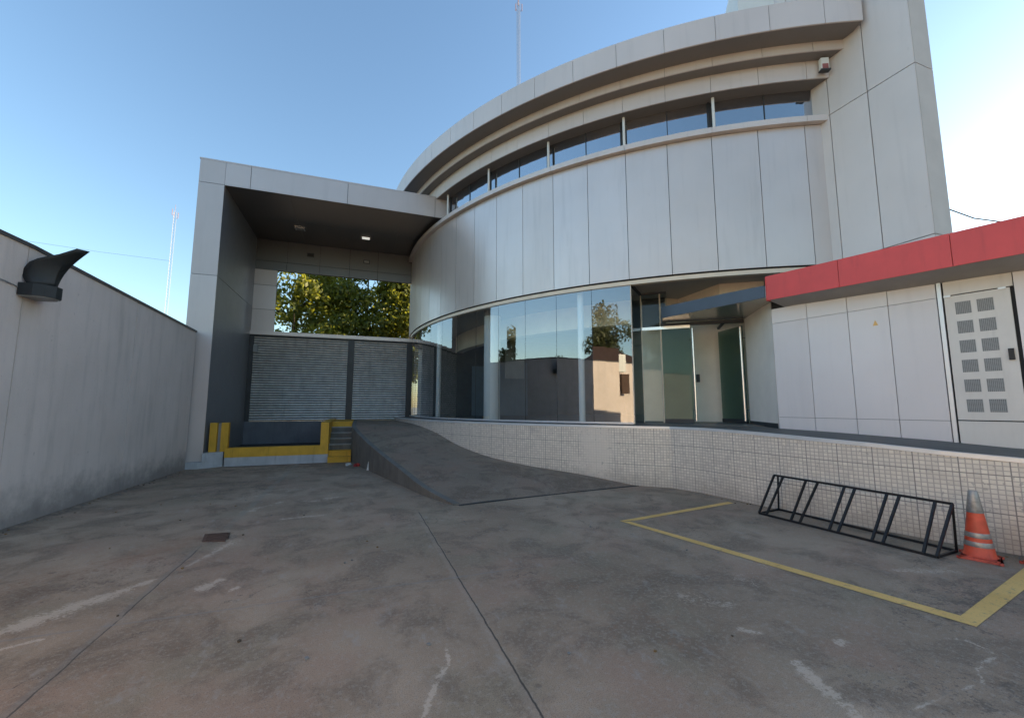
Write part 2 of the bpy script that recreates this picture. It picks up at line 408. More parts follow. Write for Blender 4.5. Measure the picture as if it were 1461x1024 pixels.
# ------------------------------------------------------------------ the curved building
CX, CY = 14.15, 16.65
def P(R, a): return (CX+R*cos(radians(a)), CY+R*sin(radians(a)))
def arc(R, a0, a1, n): return [P(R, a0+(a1-a0)*i/n) for i in range(n+1)]
def arcband(mb, R0, R1, z0, z1, a0, a1, n=None, mat=0):
    n = n or max(2, int(abs(a1-a0)/1.4)); return mb.strip(arc(R0, a0, a1, n), arc(R1, a0, a1, n), z0, z1, z0, z1, mat, True)
def arcwall(mb, R, z0, z1, a0, a1, n, mat=0):
    A = arc(R, a0, a1, n)
    for i in range(n): mb.add([(*A[i], z0), (*A[i+1], z0), (*A[i+1], z1), (*A[i], z1)], [(0, 1, 2, 3)], mat, smooth=True)
    return mb

B = thing('curved_showroom', 'grey metal-clad building with a curved front, stacked roof bands and tall showroom windows', 'building', (*P(12.4, 215), 0))
AEND = 245.1
SEAM0, MOD = 226.25, 4.2
seams = [SEAM0+MOD*k for k in range(-16, 5)]
# cladding panels
mb = MB(); edges = seams+[AEND]
for a, b in zip(edges[:-1], edges[1:]):
    g = degrees(.006/12.41)
    arcband(mb, 12.41, 12.385, 4.43, 7.43, a+g, b-g, 3)
mb.build('cladding', M['clad'], B)
mb = MB(); arcband(mb, 12.382, 12.2, 4.44, 7.55, seams[0], AEND, 60); mb.build('joint_backing', M['joint'], B)
mb = MB(); arcband(mb, 12.34, 12.1, 4.40, 4.438, seams[0], AEND, 60); mb.build('shadow_gap', M['joint'], B)
mb = MB(); arcband(mb, 12.37, 12.22, 4.31, 4.398, 178, AEND, 60); mb.build('window_head', M['cream'], B)
mb = MB()
for a, b in zip(seams[:-1:2], seams[2::2]): arcband(mb, 12.54, 12.0, 7.44, 7.565, a, b-.03, 5)
arcband(mb, 12.54, 12.0, 7.44, 7.565, seams[-1], AEND+.05, 3)
mb.build('window_ledge', M['clad_band'], B)
# clerestory
mull = [198.75, 208.1, 217.35, 226.2, 234.95]
cut = [172, 181, 190]+mull+[244.7]
for a, b in zip(cut[:-1], cut[1:]):
    mb = MB(); arcwall(mb, 12.28, 7.56, 8.32, a, b, 6); w = mb.build('clerestory_window', M['clerestory'], B)
    mb = MB()
    mid = (a+b)/2; q = P(12.29, mid); mb.tube([(*q, 7.566), (*q, 8.308)], .012, 4); mb.build('glazing_bar', M['dark'], w)
for a in mull:
    q = P(12.43, a); mb = MB(); mb.tube([(*q, 7.565), (*q, 8.31)], .032, 12); mb.build('mullion', M['white'], B)
    q = P(12.32, a-.35)
    mb = MB(); mb.obox((*q, 7.566), (.07, 0, 0), (0, .07, 0), (0, 0, .74)); mb.build('window_frame', M['dark'], B)
mb = MB(); arcband(mb, 12.4, 11.9, 7.566, 8.306, 244.72, 246, 2); mb.build('window_jamb', M['clad_band'], B)
# bands
def band(name, R, z0, z1, Rin, a1, off=0.):
    mb = MB(); st = [s+off for s in seams if s+off < a1-1.2]+[a1]
    for a, b in zip(st[:-1], st[1:]):
        g = degrees(.004/R); arcband(mb, R, R-.03, z0, z1, a+g, b-g, 3)
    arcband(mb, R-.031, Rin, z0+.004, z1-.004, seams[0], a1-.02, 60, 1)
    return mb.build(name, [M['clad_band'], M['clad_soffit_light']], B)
M['clad_soffit_light'] = cladding_mat('band_soffit', (.22, .205, .195), .5, .1, .06)  # band cladding darkened to paint the shadow under each roof band
band('fascia', 12.63, 8.31, 8.72, 11.9, 245.0)
band('fascia', 12.90, 8.70, 9.0, 12.2, 245.6)
band('parapet', 13.33, 8.89, 9.44, 12.4, 245.95)
mb = MB(); mb.prism(arc(12.3, 62, 246.5, 110)+[(9.35, 6.1)], 9.0, 9.2); mb.build('roof', M['grey'], B)
# back of drum so that it is closed from other sides
mb = MB(); arcband(mb, 12.38, 12.1, 0, 9.0, 62, 158.6, 60); mb.build('rear_wall', M['clad'], B)
mb = MB(); mb.obox((9.32, 6.2, 0), (10.4, 20.9, 0), (-.2, .1, 0), (0, 0, 9.0)); mb.build('flank_wall', M['clad'], B)
# showroom glazing
gl = [SEAM0+.05+MOD*k for k in range(-11, 1)]
for a, b in zip(gl[:-1], gl[1:]):
    mb = MB(); arcwall(mb, 12.33, 1.215, 4.31, a+.02, b-.02, 3); mb.build('glass_pane', M['glass'], B)
mb = MB()
for a in gl[:-1]:
    q = P(12.322, a); mb.obox((q[0]-.005, q[1]-.005, 1.215), (.01, 0, 0), (0, .01, 0), (0, 0, 3.09))
mb.build('glass_joint', M['dark'], B)
q0 = P(12.335, gl[-1]); q1 = P(11.3, 226.75); q2 = P(11.3, 229.0)
def gpane(a, b, z0, z1, mat, name='glass_pane', par=None):
    mb = MB(); mb.quad((*a, z0), (*b, z0), (*b, z1), (*a, z1)); return mb.build(name, mat, par or B)
gpane(q0, q1, 1.215, 4.31, M['returnglass']); gpane(q1, q2, 1.215, 4.31, M['returnglass'])
mb = MB()
for q, r in ((q0, .008), (q1, .008), (q2, .012)): mb.obox((q[0]-r, q[1]-r, 1.2), (2*r, 0, 0), (0, 2*r, 0), (0, 0, 3.12))
mb.build('glass_edge', M['cream'], B)
mb = MB(); mb.bar((*q0, 4.33), (*q1, 4.33), .05); mb.bar((*q1, 4.33), (*P(11.3, 229.8), 4.33), .05); mb.build('top_channel', M['dark'], B)
# columns
for a, R, r in ((192.75, 12.03, .075), (220.3, 12.03, .075)):
    mb = MB(); mb.lathe([(r, 1.2), (r, 4.36)], 20, P(R, a)); mb.build('column', M['white'], B)
mb = MB(); q = P(11.7, 205.3); mb.lathe([(.24, 1.2), (.24, 4.22)], 32, q); mb.build('column', M['white'], B)
mb = MB(); mb.lathe([(.255, 4.222), (.255, 4.39)], 32, q); mb.build('column_collar', M['grey'], B)
# interior
mb = MB(); mb.prism(arc(12.15, 64, 244.8, 100)+[(9.45, 6.4)], 1.0, 1.2); mb.build('showroom_floor', M['intfloor'], B)
mb = MB(); mb.prism(arc(12.15, 64, 244.8, 100)+[(9.45, 6.4)], 4.405, 4.6); mb.build('ceiling', M['ceil'], B)
mb = MB(); arcband(mb, 10.6, 10.3, 3.75, 4.40, 180, 225, 40); mb.build('bulkhead', M['cream'], B)  # beige band added in place of a pale stripe reflected in the glass
mb = MB(); mb.box(2.3, 14, 17.2, 17.35, 1.2, 4.4); mb.box(12, 12.15, 6.5, 17.2, 1.2, 4.4); mb.build('inner_wall', M['intdark'], B)
mb = MB()
for i, (x0, y0, x1, y1) in enumerate(((4.2, 16.4, 5.0, 16.3), (5.1, 16.2, 6.4, 15.9))):
    mb.obox((x0, y0, 1.2), (x1-x0, y1-y0, 0), (0, .08, 0), (0, 0, 2.0+.15*i))
mb.build('partition', M['intblue'], B)
mb = MB(); mb.obox((5.0, 14.6, 2.6), (.7, -.12, 0), (0, .04, 0), (0, 0, 1.5)); mb.build('hanging_panel', M['grey'], B)
mb = MB(); mb.obox((4.3, 14.9, 1.2), (.14, -.05, 0), (0, .14, 0), (.12, 0, 2.3)); mb.build('inner_frame', M['white'], B)
# entrance: beige inner walls, glass doors, white wall
E0 = P(10.25, 226.2); E1 = P(10.3, 243.)
mb = MB(); mb.obox((*E0, 1.2), (E1[0]-E0[0], E1[1]-E0[1], 0), (.08, .1, 0), (0, 0, 3.2)); ew = mb.build('lobby_wall', M['beige'], B)
c = P(10.19, 233.4); mb = MB(); mb.obox((c[0]-.02, c[1]-.06, 2.2), (.05, -.04, 0), (0, .03, 0), (0, 0, .2)); mb.build('card_reader', M['dark'], ew)
W0 = Vector((7.4, 5.75)); W1 = Vector((8.05, 2.8)); WU = (W1-W0).normalized(); WN = Vector((WU.y, -WU.x))
if WN.x > 0: WN = -WN
D2 = Vector(P(11.3, 238.2))
mb = MB(); mb.obox((*W0, 1.17), (D2.x-W0.x, D2.y-W0.y, 0), (.12, .06, 0), (0, 0, 2.6)); mb.build('entrance_wall', M['creamwall'], B)
mb = MB(); mb.obox((W0.x-.012, W0.y+.02, 1.18), (D2.x-W0.x, D2.y-W0.y-.02, 0), (.012, 0, 0), (0, 0, .09)); mb.build('skirting', M['dark'], B)
def door(a, b, R=11.3, rot=None):
    A = Vector(P(R, a)); Bq = Vector(P(R, b))
    if rot is not None: A, Bq = rot
    u = (Bq-A).normalized(); nn = Vector((u.y, -u.x))
    if nn.x > 0: nn = -nn
    mb = MB(); mb.obox((*A, 1.235), (*(Bq-A), 0), (*(nn*-.012), 0), (0, 0, 2.2)); d = mb.build('glass_door', M['doorglass'], B)
    mb = MB(); mb.obox((*(A+nn*.012), 1.205), (*(Bq-A), 0), (*(nn*-.036), 0), (0, 0, .09)); mb.build('door_rail', M['dark'], d)
    for s in (.1, -.1):
        h = Bq+u*.035+nn*s*.8
        mb = MB(); mb.tube([(*h, 1.26), (*h, 3.4)], .028, 12)
        for z in (1.5, 3.15): mb.tube([(*h, z), (*(Bq-u*.05), z)], .01, 8)
        mb.build('door_handle', M['steel'], d)
door(229.1, 232.35)
HR = Vector(P(10.45, 236.3)); door(0, 0, rot=(HR, Vector(P(11.25, 238.0))))
mb = MB(); mb.bar((*P(11.3, 226.8), 3.46), (*P(11.3, 232.3), 3.46), .07); mb.build('transom', M['steel'], B)
mb = MB(); mb.bar((*P(11.31, 229.0), 3.53), (*P(11.31, 238.1), 3.53), .07); mb.bar((*P(11.35, 236.0), 3.52), (*P(10.5, 236.3), 3.52), .05); mb.build('door_track', M['dark'], B)
uw = [(7.36, 8.70), (7.79, 8.66), (7.69, 7.22), (8.46, 6.70)]
mb = MB(); mb.strip(uw, [(x+.12, y+.10) for x, y in uw], 3.83, 4.402, 3.83, 4.402); mb.build('upper_wall', M['cream'], B)
gpane(P(11.3, 229.0), P(11.3, 229.8), 3.56, 4.31, M['returnglass'])
mb = MB(); mb.obox((*P(10.55, 226.5), 3.6), (P(10.5, 229.6)[0]-P(10.55, 226.5)[0], P(10.5, 229.6)[1]-P(10.55, 226.5)[1], 0), (.1, .1, 0), (0, 0, .8)); mb.build('header', M['dark'], B)  # dark block added behind the glass to stand for its dark reflection
# floor skirting under the glazing, aluminium sill
mb = MB(); arcband(mb, 12.36, 12.2, 1.201, 1.24, 179, 226.2, 50); mb.build('glazing_sill', M['sill'], B)

# tower fin
T = thing('cladding_tower', 'tall pale grey panelled wall rising above the roof bands at the end of the curve', 'tower', (8.82, 3.9, 0))
mb = MB(); mb.box(8.84, 9.31, 3.88, 7.2, 0, 12.6); mb.build('tower_core', M['joint'], T)
mb = MB(); vz = [0, 4.43, 7.52, 10.6, 12.62]
mb.panels((8.84, 3.865, 0), (0, 1, 0), (0, 0, 1), (-1, 0, 0), [0, .72, 1.4, 2.1, 3.33], vz, .014, .022)
mb.build('side_panels', M['clad_tower'], T)
mb = MB(); mb.panels((8.83, 3.878, 0), (1, 0, 0), (0, 0, 1), (0, -1, 0), [0, .5], vz, .014, .022); mb.build('end_panels', M['clad_end'], T)
mb = MB(); mb.box(8.8, 9.34, 3.85, 7.2, 12.62, 12.7); mb.build('tower_cap', M['clad_tower'], T)
# rooftop cabin
q = P(11.6, 239.2); RC = thing('rooftop_cabin', 'white rooftop cabin with a sloping dark edge peeping over the parapet', 'rooftop cabin', (q[0], q[1], 9.2))
rc = MB(); u = Vector((cos(radians(143.5-180)), sin(radians(143.5-180)), 0)); w = Vector((-u.y, u.x, 0))
if w.y < 0: w = -w
o = Vector((q[0], q[1], 9.2)); rc.obox(o, u*3.0, w*2.0, (0, 0, 3.0)); rc.build('cabin_wall', M['white'], RC)
rc = MB(); rc.obox(o+u*.55-w*.06+Vector((0, 0, .9)), u*2.4+Vector((0, 0, 1.9)), w*.05, Vector((0, 0, .22))); rc.build('stair_rail', M['dark'], RC)

# siren on fascia
q = P(12.68, 244.35); SI = thing('alarm_siren', 'small red and white alarm box on the lowest roof band beside the tower', 'alarm', (*q, 8.36))
mb = MB(); n_ = Vector((cos(radians(244.3)), sin(radians(244.3)), 0)); t_ = Vector((-n_.y, n_.x, 0)); o = Vector((*q, 8.4))
mb.obox(o-t_*.075, t_*.15, n_*.08, (0, 0, .25)); mb.build('housing', M['white'], SI)
mb = MB(); mb.obox(o-t_*.055+n_*.08, t_*.11, n_*.012, (0, 0, .11)); mb.build('red_lens', M['sirenlens'], SI)
mb = MB(); mb.obox(o-t_*.092+Vector((0, 0, -.03)), t_*.184, n_*.1, (0, 0, .029)); mb.build('base', M['dark'], SI)

# ------------------------------------------------------------------ mosaic plinth + walkway
tail = [(5.99, 6.25), (6.07, 5.7), (6.14, 5.0), (6.24, 4.3), (6.37, 3.7), (6.55, 3.05), (6.78, 2.4), (7.05, 1.6), (7.3, .6)]
zt = [1.19, 1.185, 1.165, 1.135, 1.11, 1.065, 1.03, .985, .93]
EDGE = arc(12.9, 176, 229.6, 54)+tail; EZ = [1.19]*55+zt
def offs(poly, d):
    out = []
    for i, p in enumerate(poly):
        a = Vector(poly[max(i-1, 0)]); b = Vector(poly[min(i+1, len(poly)-1)]); t = (b-a).normalized(); nn = Vector((-t.y, t.x))
        out.append(tuple(Vector(p)+nn*d))
    return out
INN = offs(EDGE, .14)
if hypot(INN[0][0]-CX, INN[0][1]-CY) > 12.9: INN = offs(EDGE, -.14)
sgn = 1 if hypot(offs(EDGE, .14)[0][0]-CX, offs(EDGE, .14)[0][1]-CY) < 12.9 else -1
PW = thing('mosaic_plinth', 'low curved plinth wall faced with small beige mosaic tiles and an aluminium edge', 'plinth', (*EDGE[50], 0))
mb = MB(); s_ = 0; L = len(EDGE)
for i in range(L-1):
    a, b = EDGE[i], EDGE[i+1]; ds = hypot(b[0]-a[0], b[1]-a[1]); za, zb = EZ[i]-.05, EZ[i+1]-.05
    mb.add([(*a, -.1), (*b, -.1), (*b, zb), (*a, za)], [(0, 1, 2, 3)], 0, [[(s_, -.1), (s_+ds, -.1), (s_+ds, zb), (s_, za)]], True)
    s_ += ds
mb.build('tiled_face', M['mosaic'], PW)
mb = MB(); mb.strip(offs(EDGE, -.012*sgn), offs(EDGE, .10*sgn), [z-.048 for z in EZ], EZ, [z-.048 for z in EZ], EZ); mb.build('edge_trim', M['sill'], PW)
walk_in = arc(12.24, 176, 226.2, 51)
# walkway: loft from edge to building line
mb = MB(); A = offs(EDGE, .1*sgn); 
def wallpt(y):
    s = (y-W0.y)/WU.y; return (W0.x+WU.x*s+.02, y)
inn = arc(12.0, 176, 226.4, 52)+[P(10.6, 228), P(9.9, 234)]+[(8.2, 6.3)]+[wallpt(y) for y in (5.7, 5.0, 4.3, 3.7, 3.05, 2.4, 1.6, .6)]
inn = inn[:len(A)-0]
while len(inn) < len(A): inn.append(inn[-1])
inn = inn[:len(A)]
mb.strip(A, inn, [z-.3 for z in EZ], [z-.006 for z in EZ], [z-.3 for z in EZ], [z-.006 for z in EZ]); mb.build('walkway', M['walk'] if 'walk' in M else M['concgrey'], PW)

# ------------------------------------------------------------------ annex with canopy
AX = thing('service_annex', 'low pale panelled annex wall with a vented service door beneath the red canopy', 'annex', (W0.x, W0.y, 1.1))
W3 = lambda s, z, d=0.: Vector((W0.x+WU.x*s+WN.x*d, W0.y+WU.y*s+WN.y*d, z))
zb_ = lambda s: 1.19-.012*s-.012*s*s
mb = MB(); core = [tuple(W3(0, 0, -.03)[:2]), tuple(W3(5.0, 0, -.03)[:2]), (12, 1.2), (12, 3.86), (8.8, 3.86), (8.8, 5.4)]
mb.prism(core[::1], .9, 3.6); mb.build('annex_core', M['joint'], AX)
mb = MB()
for z0, z1 in ((1.0, 1.385), (1.391, 3.165), (3.171, 3.45)):
    mb.panels(W3(0, 0, -.03), (*WU, 0), (0, 0, 1), (*WN, 0), [.004, .6, 1.2, 1.73, 2.28], [z0, z1], .008, .03)
mb.panels(W3(0, 0, -.03), (*WU, 0), (0, 0, 1), (*WN, 0), [3.02, 3.9, 4.95], [1.0-.15, 3.45], .012, .03)
mb.build('wall_panels', M['annex'], AX)
mb = MB(); mb.obox(W3(2.295, 0.95, -.02), (*(WU*.045), 0), (*(WN*.035), 0), (0, 0, 2.58)); mb.build('door_post', M['sill'], AX)
mb = MB(); mb.obox(W3(2.36, 1.405, -.025), (*(WU*.62), 0), (*(WN*.028), 0), (0, 0, 1.76)); sd = mb.build('service_door', M['annex_warm'], AX)
mb = MB(); mb.obox(W3(2.36, .9, -.026), (*(WU*.65), 0), (*(WN*.03), 0), (0, 0, .49)); mb.build('door_plinth', M['annex_warm'], AX); mb = MB(); mb.obox(W3(2.36, 3.18, -.026), (*(WU*.65), 0), (*(WN*.028), 0), (0, 0, .25)); mb.build('door_head', M['annex_warm'], AX)
for r in range(6):
    for cidx in range(2):
        s0 = 2.462+.21*cidx; z0 = 2.89-.275*r
        mb = MB(); w, h = .155, .175
        a = W3(s0, z0, .0045); bq = W3(s0+w, z0, .0045)
        mb.obox(W3(s0-.004, z0-.004, .0032), (*(WU*(w+.008)), 0), (*(WN*.0008), 0), (0, 0, h+.008), 0)
        mb.add([a, bq, bq+Vector((0, 0, h)), a+Vector((0, 0, h))], [(0, 1, 2, 3)], 1, [[(0, 0), (w, 0), (w, h), (0, h)]])
        mb.build('vent', [M['annex_warm'], M['vent']], sd)
mb = MB(); mb.obox(W3(2.9, 2.2, .003), (*(WU*.05), 0), (*(WN*.03), 0), (0, 0, .15)); mb.build('door_handle', M['black'], sd)
for s in (2.36, 2.88):
    mb = MB(); mb.obox(W3(s, 3.15, .003), (*(WU*.07), 0), (*(WN*.02), 0), (0, 0, .03)); mb.build('hinge', M['sill'], sd)
mb = MB(); a = W3(1.52, 2.88, .002); uu = Vector((*WU, 0))
mb.add([a, a+uu*.07, a+uu*.035+Vector((0, 0, .09))], [(0, 1, 2)]); st = mb.build('warning_sticker', M['line'], AX)
# canopy
CA = thing('red_canopy', 'red-fronted canopy with a dark soffit along the annex wall, blue-grey over the doors', 'canopy', (7.0, 5.5, 3.5))
c0 = Vector((7.0, 5.52)); c1 = Vector((7.52, 2.3)); cu = (c1-c0).normalized(); c2 = c0+cu*4.6
zf0 = lambda s: 3.54-.034*s; zf1 = lambda s: 3.99-.031*s
def cpt(s, z, d=0): return Vector((c0.x+cu.x*s-cu.y*d*0+d, c0.y+cu.y*s, z))
mb = MB(); cs = [0, 1.16, 2.46, 3.8, 4.6]
for a, b in zip(cs[:-1], cs[1:]):
    a2, b2 = a+.004, b-.004
    mb.add([cpt(a2, zf0(a2)), cpt(b2, zf0(b2)), cpt(b2, zf1(b2)), cpt(a2, zf1(a2)), cpt(a2, zf0(a2), .03), cpt(b2, zf0(b2), .03), cpt(b2, zf1(b2), .03), cpt(a2, zf1(a2), .03)],
           [(0, 1, 2, 3), (4, 7, 6, 5), (0, 4, 5, 1), (3, 2, 6, 7), (0, 3, 7, 4), (1, 5, 6, 2)])
mb.obox(cpt(0, 3.53), (.45, 0, 0), (0, -.02, 0), (0, 0, .45))
mb.build('red_fascia', M['red'], CA)
mb = MB(); A = [tuple(cpt(s, 0, .032)[:2]) for s in cs]; Bq = [tuple(cpt(s, 0, .7)[:2]) for s in cs]; Cq = [tuple(cpt(s, 0, 2.0)[:2]) for s in cs]
zs = lambda s: zf0(s)-.135+.012*s
mb.strip(A, Bq, [zf0(s)+.008 for s in cs], [zf1(s)-.012 for s in cs], [zs(s) for s in cs], [zf1(s)-.012 for s in cs])
mb.strip(Bq, Cq, [zs(s) for s in cs], [zf1(s)-.012 for s in cs], [zs(s) for s in cs], [zf1(s)-.012 for s in cs]); mb.build('canopy_deck', M['canopy_soffit'], CA)
# blue-grey extension over the entrance
poly = [(7.0, 5.545), (6.74, 6.27), (6.34, 7.62), (6.75, 8.2), P(11.28, 229.3), P(11.28, 233.8), P(11.28, 238.2), (7.9, 5.6)]
ext = [(7.0, 5.545), (6.74, 6.27), (6.34, 7.6)]
mb = MB(); mb.strip(ext, [(x+.03, y+.01) for x, y in ext], [3.60, 3.585, 3.572], 3.83, [3.60, 3.585, 3.572], 3.83); mb.build('door_fascia', M['bluegrey'], CA)
mb = MB()
mb.prism([(x+.031, y+.0) for x, y in ext][::-1]+[(7.9, 5.6), P(11.35, 238.2), P(11.35, 233.8), P(11.35, 229.3)], 3.57, 3.8) if False else None
sp = [(x+.031, y) for x, y in ext]+[P(11.36, 229.3), P(11.36, 233.8), P(11.36, 238.2), (7.9, 5.7)]
mb.prism(sp[::-1], lambda x, y: 3.601-.02*min(1.4, max(0, y-5.545)) if False else 3.603 if y < 5.8 else (3.588 if y < 6.5 else 3.576), 3.82); mb.build('door_soffit', M['doorsoffit'], CA)

# ------------------------------------------------------------------ loading portal
G = thing('loading_portal', 'tall grey panelled portal frame over the loading bay with a deep dark soffit', 'portal', (-4.1, 13.05, 0))
mb = MB()
mb.box(-4.38, -3.82, 13.06, 17.15, 0, 8.33); mb.box(-3.82, 2.7, 13.06, 17.15, 7.712, 8.33)
mb.box(-3.82, 1.9, 16.985, 17.15, 6.575, 7.712); mb.box(-3.82, -3.10, 16.985, 17.15, 4.27, 6.575)
mb.build('portal_core', M['joint'], G)
mb = MB(); mb.panels((-4.4, 13.06, 0), (1, 0, 0), (0, 0, 1), (0, -1, 0), [0, .6], [.17, 5.1, 7.69, 8.35], .012, .025); mb.build('pillar_panels', M['clad_gate'], G)
mb = MB(); mb.panels((-3.794, 13.06, 7.69), (1, 0, 0), (0, 0, 1), (0, -1, 0), [0, .614, 3.174, 5.824, 6.49], [0, .66], .012, .025); mb.build('lintel_panels', M['clad_gate'], G)
mb = MB(); mb.panels((-4.38, 13.05, 0), (0, 1, 0), (0, 0, 1), (-1, 0, 0), [0, 2, 4.1], [0, 5.1, 7.69, 8.35], .012, .02); mb.build('outer_panels', M['clad_gate'], G)
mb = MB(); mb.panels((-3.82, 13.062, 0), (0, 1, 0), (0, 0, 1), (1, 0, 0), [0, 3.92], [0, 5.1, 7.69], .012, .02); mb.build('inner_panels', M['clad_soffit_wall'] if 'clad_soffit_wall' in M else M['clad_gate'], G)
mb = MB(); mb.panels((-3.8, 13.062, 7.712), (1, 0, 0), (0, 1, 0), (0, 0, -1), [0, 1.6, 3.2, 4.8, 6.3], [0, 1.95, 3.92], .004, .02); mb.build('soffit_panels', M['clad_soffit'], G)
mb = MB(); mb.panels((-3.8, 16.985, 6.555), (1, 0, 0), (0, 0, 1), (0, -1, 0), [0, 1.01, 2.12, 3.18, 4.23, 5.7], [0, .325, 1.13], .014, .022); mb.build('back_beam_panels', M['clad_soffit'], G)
mb = MB(); mb.panels((-3.8, 16.985, 4.255), (1, 0, 0), (0, 0, 1), (0, -1, 0), [0, .72], [0, .815, 1.715, 2.29], .014, .022); mb.build('jamb_panels', M['clad_gate'], G)
mb = MB(); mb.box(-4.42, 2.7, 13.03, 17.18, 8.352, 8.39); mb.build('roof_cap', M['clad_gate'], G)
mb = MB(); mb.prism([(-4.32, 12.93), (-3.86, 12.93), (-3.40, 13.24), (-3.40, 13.5), (-4.32, 13.5)], 0, .165); mb.prism([(-3.795, 12.97), (-3.80+.02, 12.97), (-3.40, 13.22), (-3.40, 13.6), (-3.795, 13.6)], .167, .385); mb.build('pillar_base', M['whitewash'], G)
# recessed lights
def bay_light(label, x, y, z, wall=False, mat='lens'):
    t = thing('recessed_light', label, 'light', (x, y, z), 'recessed lights in the loading bay')
    mb = MB()
    if wall:
        mb.box(x-.12, x+.12, y-.022, y, z-.07, z+.07); mb.build('frame', M['dark'], t)
        mb = MB(); mb.box(x-.09, x+.09, y-.026, y-.0225, z-.045, z+.045); mb.build('lens', M[mat], t)
    else:
        mb.box(x-.16, x+.16, y-.13, y+.13, z-.03, z); mb.build('frame', M['steel'], t)
        mb = MB(); mb.box(x-.13, x+.13, y-.1, y+.1, z-.036, z-.0305); mb.build('lens', M[mat], t)
bay_light('dim soffit light in the portal ceiling, nearer the left pillar', -2.21, 15.5, 7.69, mat='grey')
bay_light('bright soffit light in the portal ceiling, nearer the curved building', -.06, 15.56, 7.69)
bay_light('dark little light box on the rear beam, nearer the left pillar', -2.01, 16.96, 7.27, True, 'black')
bay_light('faint little light box on the rear beam, nearer the curved building', 0.0, 16.96, 7.24, True, 'grey')

# ------------------------------------------------------------------ roller shutters
SH = thing('roller_shutter_gate', 'two ribbed steel roller shutters between dark posts closing the loading bay', 'shutter gate', (-1, 16.9, 1.06))
for x0, x1 in ((-3.66, -.54), (-.32, 1.64)):
    mb = MB(); pitch = .0885; nS = 34; prof = []
    for k in range(nS):
        z = 1.065+k*pitch
        prof += [(-.012, z), (-.010, z+.012), (.012, z+.016), (.034, z+.034), (.040, z+.052), (.032, z+.070), (.008, z+.084)]
    prof.append((0, 1.065+nS*pitch)); nx = 14
    vs = []; xs = [x0+(x1-x0)*i/nx for i in range(nx+1)]
    for d, z in prof:
        row = int((z-1.0649)/pitch)
        for i, x in enumerate(xs):
            j = .004*sin(row*12.9898+i*2.3)+.006*math.exp(-((x-x0-1.9)**2/.5+(z-1.75)**2/.04))*sin(row*2.1)
            vs.append((x, 16.94-d+j, z))
    fs = [(r*(nx+1)+i, r*(nx+1)+i+1, (r+1)*(nx+1)+i+1, (r+1)*(nx+1)+i) for r in range(len(prof)-1) for i in range(nx)]
    mb.add(vs, fs, 0, smooth=True)
    for fi in range(len(fs)):
        if (fi//nx) % 7 in (0, 1, 6): mb.m[fi] = 1
    mb.build('shutter_curtain', [M['galv'], M['shutgap']], SH)
    mb = MB(); mb.box(x0, x1, 16.9, 16.95, 1.02, 1.062); mb.build('bottom_bar', M['steel'], SH)
for x0, x1 in ((-3.797, -3.66), (-.54, -.32), (1.64, 1.86)):
    mb = MB(); mb.box(x0, x1, 16.87, 16.98, 1.02, 4.05); mb.build('guide_post', M['dark'], SH)
mb = MB(); mb.box(-3.797, 1.9, 16.80, 17.0, 4.12, 4.25); mb.build('header_beam', M['clad_gate'], SH)
mb = MB(); mb.box(-3.797, 1.9, 16.88, 16.98, 4.05, 4.119); mb.build('header_shadow', M['dark'], SH)
mb = MB(); mb.box(-3.66, -3.52, 16.83, 16.9, 3.5, 3.74); mb.build('control_box', M['grey'], SH)

# ------------------------------------------------------------------ loading dock
D = thing('loading_dock', 'sunken loading dock with a yellow and white painted front kerb and yellow end posts', 'dock', (-2, 13.2, 0))
mb = MB(); mb.box(-3.36, -.84, 13.2, 13.42, 0, .232); mb.build('dock_kerb', M['whitewash'], D)
mb = MB(); mb.box(-3.365, -.837, 13.196, 13.425, .233, .48); mb.build('yellow_band', M['yellow'], D)
mb = MB(); mb.box(-1.05, -.84, 13.2, 16.9, .481, 1.13); mb.build('end_wall', [M['yellow']], D)
mb = MB(); mb.box(-3.49, -3.32, 13.25, 13.40, .386, 1.15); mb.build('guard_post', M['yellow'], D)
mb = MB(); mb.box(-3.74, -3.575, 13.22, 13.36, .386, 1.15); mb.build('guard_post', M['yellow'], D)
mb = MB(); mb.box(-3.57, -3.495, 13.32, 13.36, .386, 1.13); mb.build('bumper', M['grey'], D)
mb = MB(); mb.box(-3.79, -1.06, 13.43, 16.86, .0, .28); mb.build('pit_floor', M['asphalt'], D)
mb = MB(); mb.box(-3.795, -1.055, 16.865, 17.1, 0, 1.058); mb.build('pit_back_wall', M['pitwall'] if 'pitwall' in M else M['whitewash'], D)
mb = MB()
for k in range(7):
    y0 = 13.06+.26*k; zt2 = .158*(k+1)-.002*k; ye = y0+.255 if k < 6 else 17.1; mb.box(-.835, -.222, y0+.02, ye, 0, zt2-.028, 1 if k in (0, 1, 6) else 0); mb.box(-.836, -.221, y0, ye, zt2-.0275, zt2, 1 if k in (0, 1, 6) else 2)
ST = thing('concrete_steps', 'narrow concrete steps with yellow lowest and top treads between dock and ramp', 'steps', (-.5, 13.06, 0))
mb.build('flight', [M['rampside'], M['yellow'], M['steptread']], ST)

